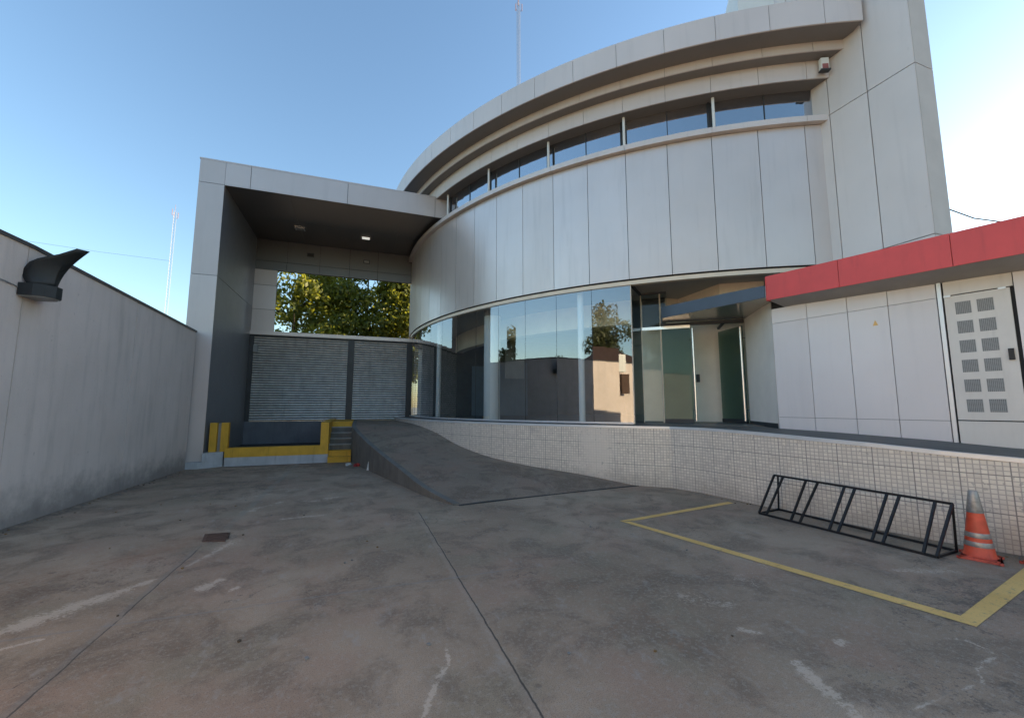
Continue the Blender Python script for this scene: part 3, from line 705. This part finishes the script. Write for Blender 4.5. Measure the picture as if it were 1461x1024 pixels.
# ------------------------------------------------------------------ ramp
left = [(1.48, 6.86, 0.004), (1.10, 7.9, .13), (.81, 9.03, .29), (.53, 10.1, .44), (.26, 11.2, .6), (0, 12.25, .79), (-.2, 13.3, .96), (-.215, 14.3, 1.03), (-.217, 15.5, 1.055), (-.218, 17.2, 1.06)]
right = [(5.30, 7.28, .004), (4.50, 8.10, .15), (3.60, 9.22, .245), (3.0, 10.15, .36), (2.48, 11.15, .57), (2.08, 12.1, .84), (1.72, 13.15, .99), (1.48, 14.2, 1.05), (1.34, 15.5, 1.06), (1.7, 17.2, 1.06)]
RA = thing('vehicle_ramp', 'dark concrete vehicle ramp fanning down from the shutters beside the mosaic plinth', 'ramp', (1.5, 8.5, 0))
def catmull(pts, n):
    out = []
    for i in range(len(pts)-1):
        p0 = np.array(pts[max(i-1, 0)]); p1 = np.array(pts[i]); p2 = np.array(pts[i+1]); p3 = np.array(pts[min(i+2, len(pts)-1)])
        for k in range(n):
            t = k/n; out.append(.5*((2*p1)+(-p0+p2)*t+(2*p0-5*p1+4*p2-p3)*t*t+(-p0+3*p1-3*p2+p3)*t**3))
    out.append(np.array(pts[-1])); return out
Lc = catmull(left, 6); Rc = catmull(right, 6); nC = 24
vs = [tuple(l+(r+np.array([.12, .06, 0])*min(1, max(0, i/6))-l)*j/nC) for i, (l, r) in enumerate(zip(Lc, Rc)) for j in range(nC+1)]
fs = [(i*(nC+1)+j, i*(nC+1)+j+1, (i+1)*(nC+1)+j+1, (i+1)*(nC+1)+j) for i in range(len(Lc)-1) for j in range(nC)]
mb = MB(); mb.add(vs, fs, 0, smooth=True); mb.build('ramp_deck', M['rampc'], RA)
mb = MB(); e2 = [(p[0]+.10, p[1]) for p in Lc]; e1 = [(p[0]-.012, p[1]) for p in Lc]; zz = [max(p[2], .006) for p in Lc]
mb.strip(e1, e2, -.05, [z+.018 for z in zz], -.05, [z+.018 for z in zz]); mb.build('side_wall', M['rampside'] if 'rampside' in M else M['concgrey'], RA)
mb = MB(); a = np.array([1.55, 6.84]); b = np.array([5.32, 7.27])
pl = [a+(b-a)*t+np.array([0, .05*sin(pi*t)]) for t in np.linspace(0, 1, 12)]
mb.strip([tuple(p+np.array([0, -.03])) for p in pl], [tuple(p+np.array([0, .03+.01*((k*7) % 3)])) for k, p in enumerate(pl)], .0, .009, .0, .009); mb.build('foot_joint', M['asphalt'], RA)

# ------------------------------------------------------------------ perimeter wall and lamp
PWL = thing('perimeter_wall', 'long grey rendered boundary wall with vertical joints along the left of the yard', 'wall', (-4.35, 8, 0))
f = lambda y: -4.35+.042*(y-7.5)
ys = [-9.5, -7.6, -4.6, -1.6, 1.4, 4.42, 7.42, 10.15, 12.93]; zt_ = lambda y: 3.76 if y < 7.5 else 3.76-.048*(y-7.5)
mb = MB()
for a, b in zip(ys[:-1], ys[1:]):
    a += .009; b -= .009
    A = [(f(a), a), (f(b), b)]; Bi = [(f(a)-.05, a), (f(b)-.05, b)]
    mb.strip(A, Bi, -.1, [zt_(a), zt_(b)], -.1, [zt_(a), zt_(b)], 0)
for a, b in ((ys[0], 7.5), (7.5, ys[-1])): mb.strip([(f(a)-.052, a), (f(b)-.052, b)], [(f(a)-.25, a), (f(b)-.25, b)], -.1, [zt_(a)-.002, zt_(b)-.002], -.1, [zt_(a)-.002, zt_(b)-.002], 1)
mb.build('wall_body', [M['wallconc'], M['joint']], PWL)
mb = MB()
for a, b in ((ys[0], 7.5), (7.5, ys[-1])): mb.strip([(f(a)+.02, a), (f(b)+.02, b)], [(f(a)-.28, a), (f(b)-.28, b)], [zt_(a)+.001, zt_(b)+.001], [zt_(a)+.05, zt_(b)+.05], [zt_(a)+.001, zt_(b)+.001], [zt_(a)+.05, zt_(b)+.05])
mb.build('coping', M['coping'], PWL)

LM = thing('wall_uplighter', 'dark metal uplighter with a flared wing reflector on the boundary wall', 'wall lamp', (-4.3, 7.2, 3.2))
mb = MB()   # half-round housing
hy, hz = 7.47, 3.07
outl = [(-4.35, hy-.24)]+[(-4.35+.36*sin(pi*k/8)*1.0, hy-.24+.48*k/8+.0) for k in range(1, 8)]+[(-4.35, hy+.24)]
outl = [(-4.35, hy-.17), (-4.2, hy-.17), (-4.09, hy-.13), (-4.02, hy-.04), (-4.02, hy+.08), (-4.09, hy+.16), (-4.2, hy+.19), (-4.35, hy+.19)]
mb.prism(outl, hz, hz+.165); mb.build('housing', M['lampmetal'], LM)
mb = MB(); mb.prism([(x*.94-.26, hy+(y-hy)*.9) for x, y in outl], hz-.012, hz-.0005); mb.build('lens', M['grey'], LM)
# reflector : ruled sheet
bot = [Vector(p) for p in ((-4.29, 7.34, 3.237), (-4.22, 7.36, 3.237), (-4.13, 7.4, 3.237), (-4.08, 7.48, 3.237), (-4.1, 7.58, 3.24))]
topc = [Vector(p) for p in ((-4.30, 7.36, 3.54), (-4.2, 7.32, 3.585), (-4.0, 7.36, 3.68), (-3.84, 7.40, 3.79), (-3.76, 7.52, 3.80))]
rows = 8; vs = []
for r in range(rows+1):
    t = r/rows; k = t**1.0; bulge = Vector((-.07, .02, 0))*sin(pi*t)
    for a, b in zip(bot, topc): vs.append(a+(b-a)*k+bulge*1.0)
nb = len(bot); fs = [(r*nb+i, r*nb+i+1, (r+1)*nb+i+1, (r+1)*nb+i) for r in range(rows) for i in range(nb-1)]
mb = MB(); mb.add(vs, fs, 0, smooth=True); rf = mb.build('reflector', M['lampmetal'], LM)
so = rf.modifiers.new('sol', 'SOLIDIFY'); so.thickness = .012
mb = MB(); mb.tube([(-4.35, 7.32, 3.17), (-4.345, 7.1, 3.19), (-4.36, 6.8, 3.2)], .008, 6); mb.build('conduit', M['grey'], LM)

# ------------------------------------------------------------------ bike rack
BR = thing('bike_rack', 'black steel bicycle rack of five slanting hoops standing before the mosaic plinth', 'bike rack', (5.95, 3.8, 0))
LF, RF_, LB, RB = Vector((5.64, 4.80, .015)), Vector((5.79, 2.82, .015)), Vector((6.13, 4.87, .015)), Vector((6.24, 2.86, .015))
TL, TR = Vector((5.92, 4.74, .56)), Vector((5.985, 2.735, .56))
bw = .026
mb = MB(); mb.bar(LF, RF_, bw); mb.bar(LB, RB, bw); mb.bar(LF, LB, bw*.96); mb.bar(RF_, RB, bw*.96); mb.build('base_frame', M['black'], BR)
mb = MB(); mb.bar(TL, TR, bw); mb.build('top_rail', M['black'], BR)
fr = [0, .058, .235, .294, .478, .529, .71, .763, .945, 1.0]
tf = [0, .07, .235, .315, .48, .54, .71, .77, .93, 1.0]
for i in range(0, 10, 2):
    mb = MB()
    for k in (i, i+1): mb.bar(LF.lerp(RF_, fr[k])+Vector((0, 0, .005)), TL.lerp(TR, tf[k])-Vector((0, 0, .004)), .024)
    mb.build('wheel_hoop', M['black'], BR)
for a, b in ((LB, TL.lerp(TR, .03)), (RB, TR)):
    mb = MB(); mb.bar(a, b, .023); mb.build('back_leg', M['black'], BR)

# ------------------------------------------------------------------ traffic cones
def cone(label, x, y, rot, sc=1.):
    t = thing('traffic_cone', label, 'traffic cone', (x, y, 0), 'traffic cones by the plinth')
    c_, s2 = cos(rot), sin(rot); R = lambda px, py: (x+px*c_-py*s2, y+px*s2+py*c_)
    h = .165
    pts = []
    for qx, qy in ((1, 1), (-1, 1), (-1, -1), (1, -1)):
        for k in (0, 1):
            pts.append(R(qx*(h-.025 if (k == 0) == (qx*qy > 0) else h), qy*(h if (k == 0) == (qx*qy > 0) else h-.025)))
    mb = MB(); mb.prism(pts, .002, .028)
    mb.prism([(x+(px-x)*.86, y+(py-y)*.86) for px, py in pts], .0281, .038); mb.build('base', M['conebase'], t)
    mb = MB(); rad = lambda z: .122-(.122-.033)*((z-.04)/.66)
    mb.lathe([(rad(.04)+.012, .0385), (rad(.05), .055)]+[(rad(z), z) for z in (.2, .4, .6, .69)]+[(rad(.69)*.85, .694)], 32, (x, y)); bd = mb.build('cone_body', M['orange'], t)
    for z0, z1 in ((.475, .698), (.135, .185), (.225, .275)):
        mb = MB(); mb.lathe([(rad(z0)+.0025, z0), (rad(z0)+.004, z0+.004), (rad(z1)+.004, z1-.004), (rad(z1)+.0025, z1)], 32, (x, y)); mb.build('reflective_band', M['reflect'], bd)
cone('worn orange traffic cone with a silver collar beside the end of the bike rack', 6.2, 2.655, .35)
cone('second orange cone farther along the plinth, only its base corner showing', 6.57, 2.31, .15)

# ------------------------------------------------------------------ yard ground
TE = MB(); TE.quad((-400, -400, -.06), (400, -400, -.06), (400, 400, -.06), (-400, 400, -.06)); tag(TE.build('ground', M['terrain']), kind='structure')
xs = np.concatenate([np.linspace(-30, -5.2, 12), np.arange(-5, 8.001, .026), np.linspace(8.5, 40, 14)])
yv = np.concatenate([np.linspace(-40, .2, 18), np.arange(.4, 9, .026), np.arange(9, 14, .06), np.linspace(14.5, 40, 12)])
XX, YY = np.meshgrid(xs, yv); nxg, nyg = len(xs), len(yv)
def seg(x0, y0, x1, y1, w0, w1=None, soft=1.):
    w1 = w0 if w1 is None else w1
    dx, dy = x1-x0, y1-y0; L2 = dx*dx+dy*dy+1e-9
    t = np.clip(((XX-x0)*dx+(YY-y0)*dy)/L2, 0, 1); d = np.hypot(XX-x0-t*dx, YY-y0-t*dy); w = w0+(w1-w0)*t
    return np.clip(1.-d/(w*2*soft), 0, 1)
pale = np.zeros_like(XX); dirt = np.zeros_like(XX); rust = np.zeros_like(XX)
def addp(f, *a, k=1., **kw):
    np.maximum(f, k*seg(*a, **kw), out=f)
addp(pale, -2.45, 4.1, -2.15, 4.45, .09, .13); addp(pale, -2.15, 4.45, -1.75, 4.95, .13, .05); addp(pale, -2.4, 3.85, -2.0, 4.0, .05, .02)
addp(pale, -1.27, 4.57, -1.18, 4.72, .075, .06); addp(pale, -1.0, 4.45, -.97, 4.5, .03)
addp(pale, -1.58, 5.25, -1.36, 5.95, .03, .10, k=.8)
addp(pale, -1.0, 6.9, -.45, 6.95, .05, .05, k=.9); addp(pale, -.75, 8.0, -.35, 8.2, .16, .1, k=.75); addp(pale, -1.55, 7.6, -1.2, 8.1, .12, .05, k=.7)
addp(pale, -1.3, 9.0, -.9, 9.3, .2, k=.6); addp(pale, -1.9, 8.6, -1.5, 8.9, .1, k=.65)
addp(pale, .60, 2.95, .585, 2.78, .014, .02); addp(pale, .585, 2.78, .50, 2.66, .02, .022); addp(pale, .47, 2.6, .40, 2.45, .015, .02); addp(pale, .40, 2.45, .33, 2.25, .02, .018)
addp(pale, 2.63, 2.04, 2.55, 1.8, .05, .055); addp(pale, 2.55, 1.8, 2.45, 1.5, .055, .03)
addp(pale, 2.64, 2.46, 2.72, 2.38, .03, .03, k=.9); addp(pale, 3.1, 2.09, 3.16, 2.11, .04, k=.85)
addp(pale, 5.0, 2.75, 5.5, 2.55, .10, .13, k=.7); addp(pale, 2.9, 2.8, 2.5, 3.1, .15, k=.5); addp(pale, 3.3, 3.0, 3.9, 3.3, .15, k=.45)
for a, b in (((3.91, 1.66), (3.6, 1.62)), ((3.6, 1.62), (3.46, 1.53)), ((3.46, 1.53), (3.2, 1.56)), ((3.2, 1.56), (2.99, 1.55)), ((2.99, 1.55), (2.72, 1.53)), ((3.95, 1.68), (3.98, 1.82)), ((3.98, 1.82), (3.88, 1.9))): addp(pale, *a, *b, .012)
addp(dirt, -1.2, 12.6, -3.9, 12.2, .8, k=.62); addp(dirt, -4.1, 12, -4.3, 7.5, .25, k=.7); addp(dirt, -4.3, 7.5, -4.5, 4, .3, k=.6)
addp(dirt, -1.7, 6.2, -1.5, 6.2, .16, k=.75); addp(dirt, -1.9, 9.5, -3.0, 10.5, .9, k=.5); addp(dirt, 4.3, 2.1, 5.3, 2.3, .35, k=.6); addp(dirt, 5.82, 2.78, 5.84, 2.82, .1, k=.8)
addp(dirt, 2.9, 1.7, 3.9, 1.2, .3, k=.45); addp(dirt, 6.1, 5.6, 6.3, 3.3, .15, k=.6); addp(dirt, -.4, 13.0, -3.2, 13.1, .2, k=.9); addp(dirt, -2.6, 4.9, -1.9, 5.4, .5, k=.48)
addp(rust, -1.8, 6.3, -2.2, 5.7, .3, .25, k=.75); addp(rust, -2.5, 5.6, -3.1, 5.0, .5, k=.5); addp(rust, 1.7, 4.0, 2.2, 2.4, .5, k=.35)
addp(rust, -.14, 9.2, -.05, 9.3, .09, k=.95); addp(rust, -1.2, 3.2, .2, 5.5, .5, k=.3)
co = np.stack([XX.ravel(), YY.ravel(), np.zeros(XX.size)], 1)
ii, jj = np.meshgrid(np.arange(nyg-1), np.arange(nxg-1), indexing='ij'); v0 = (ii*nxg+jj).ravel()
fc = np.stack([v0, v0+1, v0+1+nxg, v0+nxg], 1)
me = bpy.data.meshes.new('yard_pavement'); me.vertices.add(len(co)); me.vertices.foreach_set('co', co.ravel())
me.loops.add(fc.size); me.polygons.add(len(fc)); me.loops.foreach_set('vertex_index', fc.ravel()); me.polygons.foreach_set('loop_start', np.arange(len(fc))*4)
me.update(calc_edges=True)
at = me.attributes.new('stain', 'FLOAT_VECTOR', 'POINT'); at.data.foreach_set('vector', np.stack([pale.ravel(), dirt.ravel(), rust.ravel()], 1).ravel())
me.materials.append(M['yard']); yo = bpy.data.objects.new('yard_pavement', me); COL.objects.link(yo); tag(yo, kind='structure')
# parking bay outline
mb = MB(); z = .004
mb.quad((3.462, 5.181, z), (3.645, 5.11, z), (5.855, 5.45, z), (5.846, 5.56, z))
mb.quad((3.462, 5.181, z), (4.277, 1.897, z), (4.385, 2.03, z), (3.58, 5.10, z+.0004))
mb.quad((4.277, 1.897, z+.0004), (6.36, 2.245, z), (6.30, 2.375, z), (4.385, 2.03, z+.0004))
tag(mb.build('bay_marking', M['line']), kind='structure')
# drain grate
DG = MB(); DG.prism([(-1.78, 6.42), (-1.71, 6.08), (-1.45, 6.0), (-1.52, 6.40)][::1], .001, .006)
t = thing('drain_cover', 'dark rusty drain cover set in the concrete yard', 'drain', (-1.6, 6.2, 0))
DG.build('frame', M['rustiron'] if 'rustiron' in M else simple('rusty_iron', (.14, .08, .055), .85, .2, .3, 15), t)
mb = MB()
for k in range(5): mb.obox((-1.73+.012*k, 6.37-.065*k, .0065), (.24, -.02, 0), (0, .022, 0), (0, 0, .004))
mb.build('grate_bars', M['rustbar'], t)
# litter
def crumple(name, label, cat, loc, r, mat, sq=.5):
    mb = MB(); n1, n2 = 7, 10; vs = []
    for i in range(n1+1):
        th = pi*i/n1
        for j in range(n2):
            ph = 2*pi*j/n2; k = r*(.65+.6*random.random())
            vs.append((loc[0]+k*sin(th)*cos(ph)*1.3, loc[1]+k*sin(th)*sin(ph), max(.002, loc[2]+r*sq*.8+k*cos(th)*sq)))
    fs = [(i*n2+j, (i+1)*n2+j, (i+1)*n2+(j+1) % n2, i*n2+(j+1) % n2) for i in range(n1) for j in range(n2)]
    mb.add(vs, fs); tag(mb.build(name, mat), label, cat)
crumple('litter_bag', 'crumpled red litter lying at the foot of the steps', 'litter', (-.02, 12.1, 0), .085, M['redscrap'])
crumple('litter_paper', 'crumpled pale wrapper lying by the red litter near the steps', 'litter', (-.25, 12.3, 0), .075, M['paper'])
mb = MB(); mb.add([(.20, 11.24, .003), (.32, 11.2, .003), (.27, 11.25, .24), (.235, 11.27, .25), (.19, 11.27, .003), (.31, 11.23, .003), (.26, 11.28, .235), (.23, 11.29, .24)], [(0, 1, 2, 3), (4, 7, 6, 5), (0, 3, 7, 4), (1, 5, 6, 2), (0, 4, 5, 1), (3, 2, 6, 7)])
tag(mb.build('paper_scrap', M['paper']), 'white paper scrap leaning against the side of the ramp', 'paper')

gm = MB()
for k in range(260):
    t_ = random.random()
    if k < 120:
        y = 4+8.6*random.random(); x = f(y)+.03+abs(random.gauss(0, .12))
    elif k < 190:
        i = random.randrange(50, 61); w_ = random.random(); e0, e1_ = EDGE[i], EDGE[i+1]
        x = e0[0]+(e1_[0]-e0[0])*w_-.02-abs(random.gauss(0, .08)); y = e0[1]+(e1_[1]-e0[1])*w_-.02-abs(random.gauss(0, .08))
        if y > 6.3: continue
    else:
        x = random.uniform(-3.5, 4); y = random.uniform(2.2, 10)
        if y > 6.5 and x > .2: continue
    r = random.uniform(.005, .016); a = random.random()*6.3; h = random.uniform(.3, .9)*r
    pts = [(x+r*cos(a+q*1.26)*random.uniform(.6, 1.2), y+r*sin(a+q*1.26)*random.uniform(.6, 1.2)) for q in range(5)]
    gm.prism(pts, .001, .002+h, random.choice((0, 0, 1, 2)))
tag(gm.build('grit', [M['concgrey'], M['bark'], simple('dry_leaf', (.22, .13, .05), .8)]), kind='stuff')
# ------------------------------------------------------------------ trees
def tree(name, label, x, y, h, rx, rz, nl, leaf, mat, cat='tree', group=None, trunk=True, ncl=26, base=.35):
    t = thing(name, label, cat, (x, y, 0), group)
    mb = MB()
    mb.tube([(x, y, 0), (x+.1, y, h*.25), (x-.1, y+.1, h*.5), (x, y, h*.8)], [.02*h+.06, .017*h+.04, .012*h+.03, .03], 10)
    for k in range(7):
        a = k*2.4; z0 = h*(.25+.07*k); l = rx*(.9-.07*k)
        mb.tube([(x, y, z0), (x+l*.5*cos(a), y+l*.5*sin(a), z0+l*.35), (x+l*cos(a), y+l*sin(a), z0+l*.75)], [.010*h, .006*h, .02], 6)
    mb.build('trunk', M['bark'], t)
    zc = h-rz; cl = []
    for k in range(ncl):
        while True:
            d = RNG.uniform(-1, 1, 3)
            if .25 < np.linalg.norm(d) < 1: break
        cl.append((x+d[0]*rx, y+d[1]*rx, zc+d[2]*rz, RNG.uniform(.28, .5)*rx, RNG.uniform(-.25, .3)))
    cl = np.array(cl); idx = RNG.integers(0, ncl, nl); c = cl[idx]
    dr = RNG.normal(size=(nl, 3)); dr /= np.linalg.norm(dr, axis=1)[:, None]; rr = RNG.uniform(.35, 1, nl)**.6*c[:, 3]
    p = c[:, :3]+dr*rr[:, None]*np.array([1, 1, .75]); 
    nrm = dr+RNG.normal(size=(nl, 3))*.7; nrm /= np.linalg.norm(nrm, axis=1)[:, None]
    tmp = RNG.normal(size=(nl, 3)); u = np.cross(nrm, tmp); u /= np.linalg.norm(u, axis=1)[:, None]; v = np.cross(nrm, u)
    sz = leaf*RNG.uniform(.6, 1.3, nl)[:, None]
    V = np.stack([p-u*sz, p-v*sz*.55+u*sz*.1, p+u*sz, p+v*sz*.55+u*sz*.1], 1).reshape(-1, 3)-np.array([x, y, 0])
    me = bpy.data.meshes.new('crown'); me.vertices.add(len(V)); me.vertices.foreach_set('co', V.ravel())
    me.loops.add(nl*4); me.polygons.add(nl); me.loops.foreach_set('vertex_index', np.arange(nl*4)); me.polygons.foreach_set('loop_start', np.arange(nl)*4)
    me.update(calc_edges=True)
    tone = np.clip(.4+c[:, 4]+RNG.normal(size=nl)*.2, 0, 1)
    a = me.attributes.new('tone', 'FLOAT', 'POINT'); a.data.foreach_set('value', np.repeat(tone, 4))
    me.materials.append(mat); o = bpy.data.objects.new('crown', me); COL.objects.link(o); o.parent = t
    return t
gT = 'trees behind the loading portal'
tree('broadleaf_tree', 'dense sunlit tree behind the shutters, seen at the left of the portal opening', -4.4, 31.5, 13.5, 3.6, 5.2, 15000, .16, M['leaf'], group=gT, ncl=40)
tree('broadleaf_tree', 'dense sunlit tree behind the shutters, in the middle of the portal opening', .2, 33.5, 14.5, 3.9, 5.8, 16000, .17, M['leaf'], group=gT, ncl=42)
tree('broadleaf_tree', 'yellow-green tree behind the shutters, seen at the right of the portal opening', 4.6, 32.8, 13.5, 3.6, 5.2, 14000, .17, M['leaf'], group=gT, ncl=40)
# street side (mirrored in the showroom glass)
gS = 'street trees mirrored in the showroom glass'
tree('street_tree', 'leafy street tree beyond the boundary wall, mirrored beside the thick column', -15.5, 12.6, 6.9, 2.0, 2.4, 5000, .13, M['leaf2'], group=gS)
tree('street_tree', 'tall street tree behind the tiled house, mirrored near the glass corner', -21.5, -7.0, 11.3, 4.3, 4.0, 14000, .16, M['leaf2'], group=gS)
tree('street_tree', 'low dry street shrub beyond the wall, mirrored beside the thin column', -15.0, 4.9, 4.9, 1.6, 1.5, 4000, .09, M['leaf2'], group=gS)
tree('street_tree', 'slender street tree farthest behind the camera side of the yard', -16.0, -13, 9.0, 2.6, 3.2, 6000, .15, M['leaf2'], group=gS)
# meter box on the boundary wall behind the camera
UB = thing('meter_box', 'white meter box on a pole by the sunlit boundary wall, mirrored at the glass corner', 'meter box', (-4.3, 1.0, 0))
mb = MB(); mb.tube([(-4.42, 1.15, 0), (-4.42, 1.15, 5.2)], .045, 10); mb.build('pole', M['creamwall'], UB)
mb = MB(); mb.box(-4.37, -4.12, .75, 1.5, 3.3, 4.15); mb.build('white_box', M['white'], UB)
mb = MB(); mb.box(-4.38, -4.16, .55, 1.0, 2.2, 3.2); mb.build('brown_box', M['rustbar'], UB)
# house across
H = thing('tiled_house', 'dark-walled house with a low brown tiled roof across the street, mirrored in the glass', 'house', (-16, -5, 0))
mb = MB(); mb.box(-20.5, -14.5, -9.0, -1.2, 0, 4.9); mb.build('wall', M['housewall'], H)
mb = MB(); mb.add([(-21, -9.5, 4.91), (-14, -9.5, 4.91), (-14, -.7, 4.91), (-21, -.7, 4.91), (-17.5, -7.6, 6.5), (-17.5, -2.6, 6.5)], [(3, 2, 1, 0), (0, 1, 4), (1, 2, 5, 4), (2, 3, 5), (3, 0, 4, 5)]); mb.build('roof', M['tile'], H)
for y in (-7.6, -4.6):
    mb = MB(); mb.box(-14.5, -14.45, y, y+1.2, 1.4, 3.2); mb.build('window', M['dark'], H)

# ------------------------------------------------------------------ masts and cables
def mast(label, az, dist, z0, z1, w, taper=1., red=True):
    x, y = dist*sin(radians(az)), dist*cos(radians(az))
    t = thing('radio_mast', label, 'radio mast', (x, y, 0), 'lattice radio masts')
    mb = MB(); seg_n = int((z1)/ (w*1.3)); pts = lambda k, z: (x+w*.58*cos(k*2.094+.3), y+w*.58*sin(k*2.094+.3), z)
    for k in range(3): mb.tube([pts(k, 0), pts(k, z1)], w*.06, 4)
    for i in range(seg_n):
        za, zb2 = z1*i/seg_n, z1*(i+1)/seg_n
        for k in range(3): mb.tube([pts(k, za), pts((k+1) % 3, zb2)], w*.035, 3, caps=False)
    mb.build('lattice', M['mastgrey'], t)
    mb = MB()
    for k in range(3): mb.tube([pts(k, z1-w*3+k*w*.5), (x+w*1.2*cos(k*2.1), y+w*1.2*sin(k*2.1), z1-w*3+k*w*.5), (x+w*1.2*cos(k*2.1), y+w*1.2*sin(k*2.1), z1-w*.4+k*w*.5)], w*.12, 6)
    mb.tube([(x, y, z1), (x, y, z1+w*3)], w*.06, 5); mb.build('antenna', M['mastred'], t)
mast('pale lattice radio mast rising behind the curved roof', 20.8, 45, 0, 1.6+45*1.07, .36)
mast('distant thin radio mast above the boundary wall beside the portal', -20.45, 90, 0, 1.6+90*.37, .4)
def cable(label, pts, r):
    mb = MB(); mb.tube(pts, r, 6); tag(mb.build('overhead_cable', M['dark']), label, 'cable', 'overhead cables')
def dirp(px, py, d):   # direction table: azimuth tan-elevation pairs were measured once
    return (d*sin(radians(px)), d*cos(radians(px)), 1.6+d*py)
cable('faint overhead cable crossing the sky above the boundary wall', [dirp(-34, .255, 60), dirp(-26, .265, 60), dirp(-20.5, .272, 60)], .011)
cable('dark overhead cable sagging down to the red canopy beside the tower', [dirp(67.2, .335, 30), dirp(69, .305, 31), dirp(71, .285, 32), dirp(76, .25, 34)], .03)

# ------------------------------------------------------------------ light, sky, camera
SUN_EL, SUN_AZ = 12., 89.5       # azimuth from +Y towards +X
W = bpy.data.worlds.new('World'); S.world = W; W.use_nodes = True; nt = W.node_tree; nt.nodes.clear()
sky = nt.nodes.new('ShaderNodeTexSky'); sky.sky_type = 'NISHITA'; sky.sun_disc = False
sky.sun_elevation = radians(SUN_EL); sky.sun_rotation = radians(SUN_AZ); sky.air_density = 1.2; sky.dust_density = .5; sky.ozone_density = 2.5; sky.altitude = 100
bg = nt.nodes.new('ShaderNodeBackground'); bg.inputs[1].default_value = .13
ow = nt.nodes.new('ShaderNodeOutputWorld'); nt.links.new(sky.outputs[0], bg.inputs[0]); nt.links.new(bg.outputs[0], ow.inputs[0])
sl = bpy.data.lights.new('sun', 'SUN'); sl.energy = 5.0; sl.angle = radians(.53); sl.color = (1, .80, .50)
so = bpy.data.objects.new('sun', sl); COL.objects.link(so)
dv = Vector((sin(radians(SUN_AZ))*cos(radians(SUN_EL)), cos(radians(SUN_AZ))*cos(radians(SUN_EL)), sin(radians(SUN_EL))))
so.rotation_euler = dv.to_track_quat('Z', 'Y').to_euler(); so.location = dv*50
cam = bpy.data.cameras.new('camera'); cam.sensor_width = 36; cam.sensor_fit = 'HORIZONTAL'; cam.lens = 595/1461*36; cam.clip_end = 2000; cam.clip_start = .05
co_ = bpy.data.objects.new('camera', cam); COL.objects.link(co_)
PT, YW = radians(6.4), radians(19.8)
fw = Vector((sin(YW)*cos(PT), cos(YW)*cos(PT), sin(PT))); rt = Vector((cos(YW), -sin(YW), 0)); up = rt.cross(fw)
mt = Matrix((rt, up, -fw)).transposed().to_4x4(); mt.translation = (0, 0, 1.6); co_.matrix_world = mt
S.camera = co_
S.render.engine = 'CYCLES'
S.cycles.use_denoising = True
try: S.cycles.max_bounces = 10; S.cycles.transparent_max_bounces = 16; S.cycles.caustics_reflective = False; S.cycles.caustics_refractive = False
except Exception: pass
S.view_settings.view_transform = 'Standard'; S.view_settings.look = 'None'; S.view_settings.exposure = 1.5; S.view_settings.gamma = 1
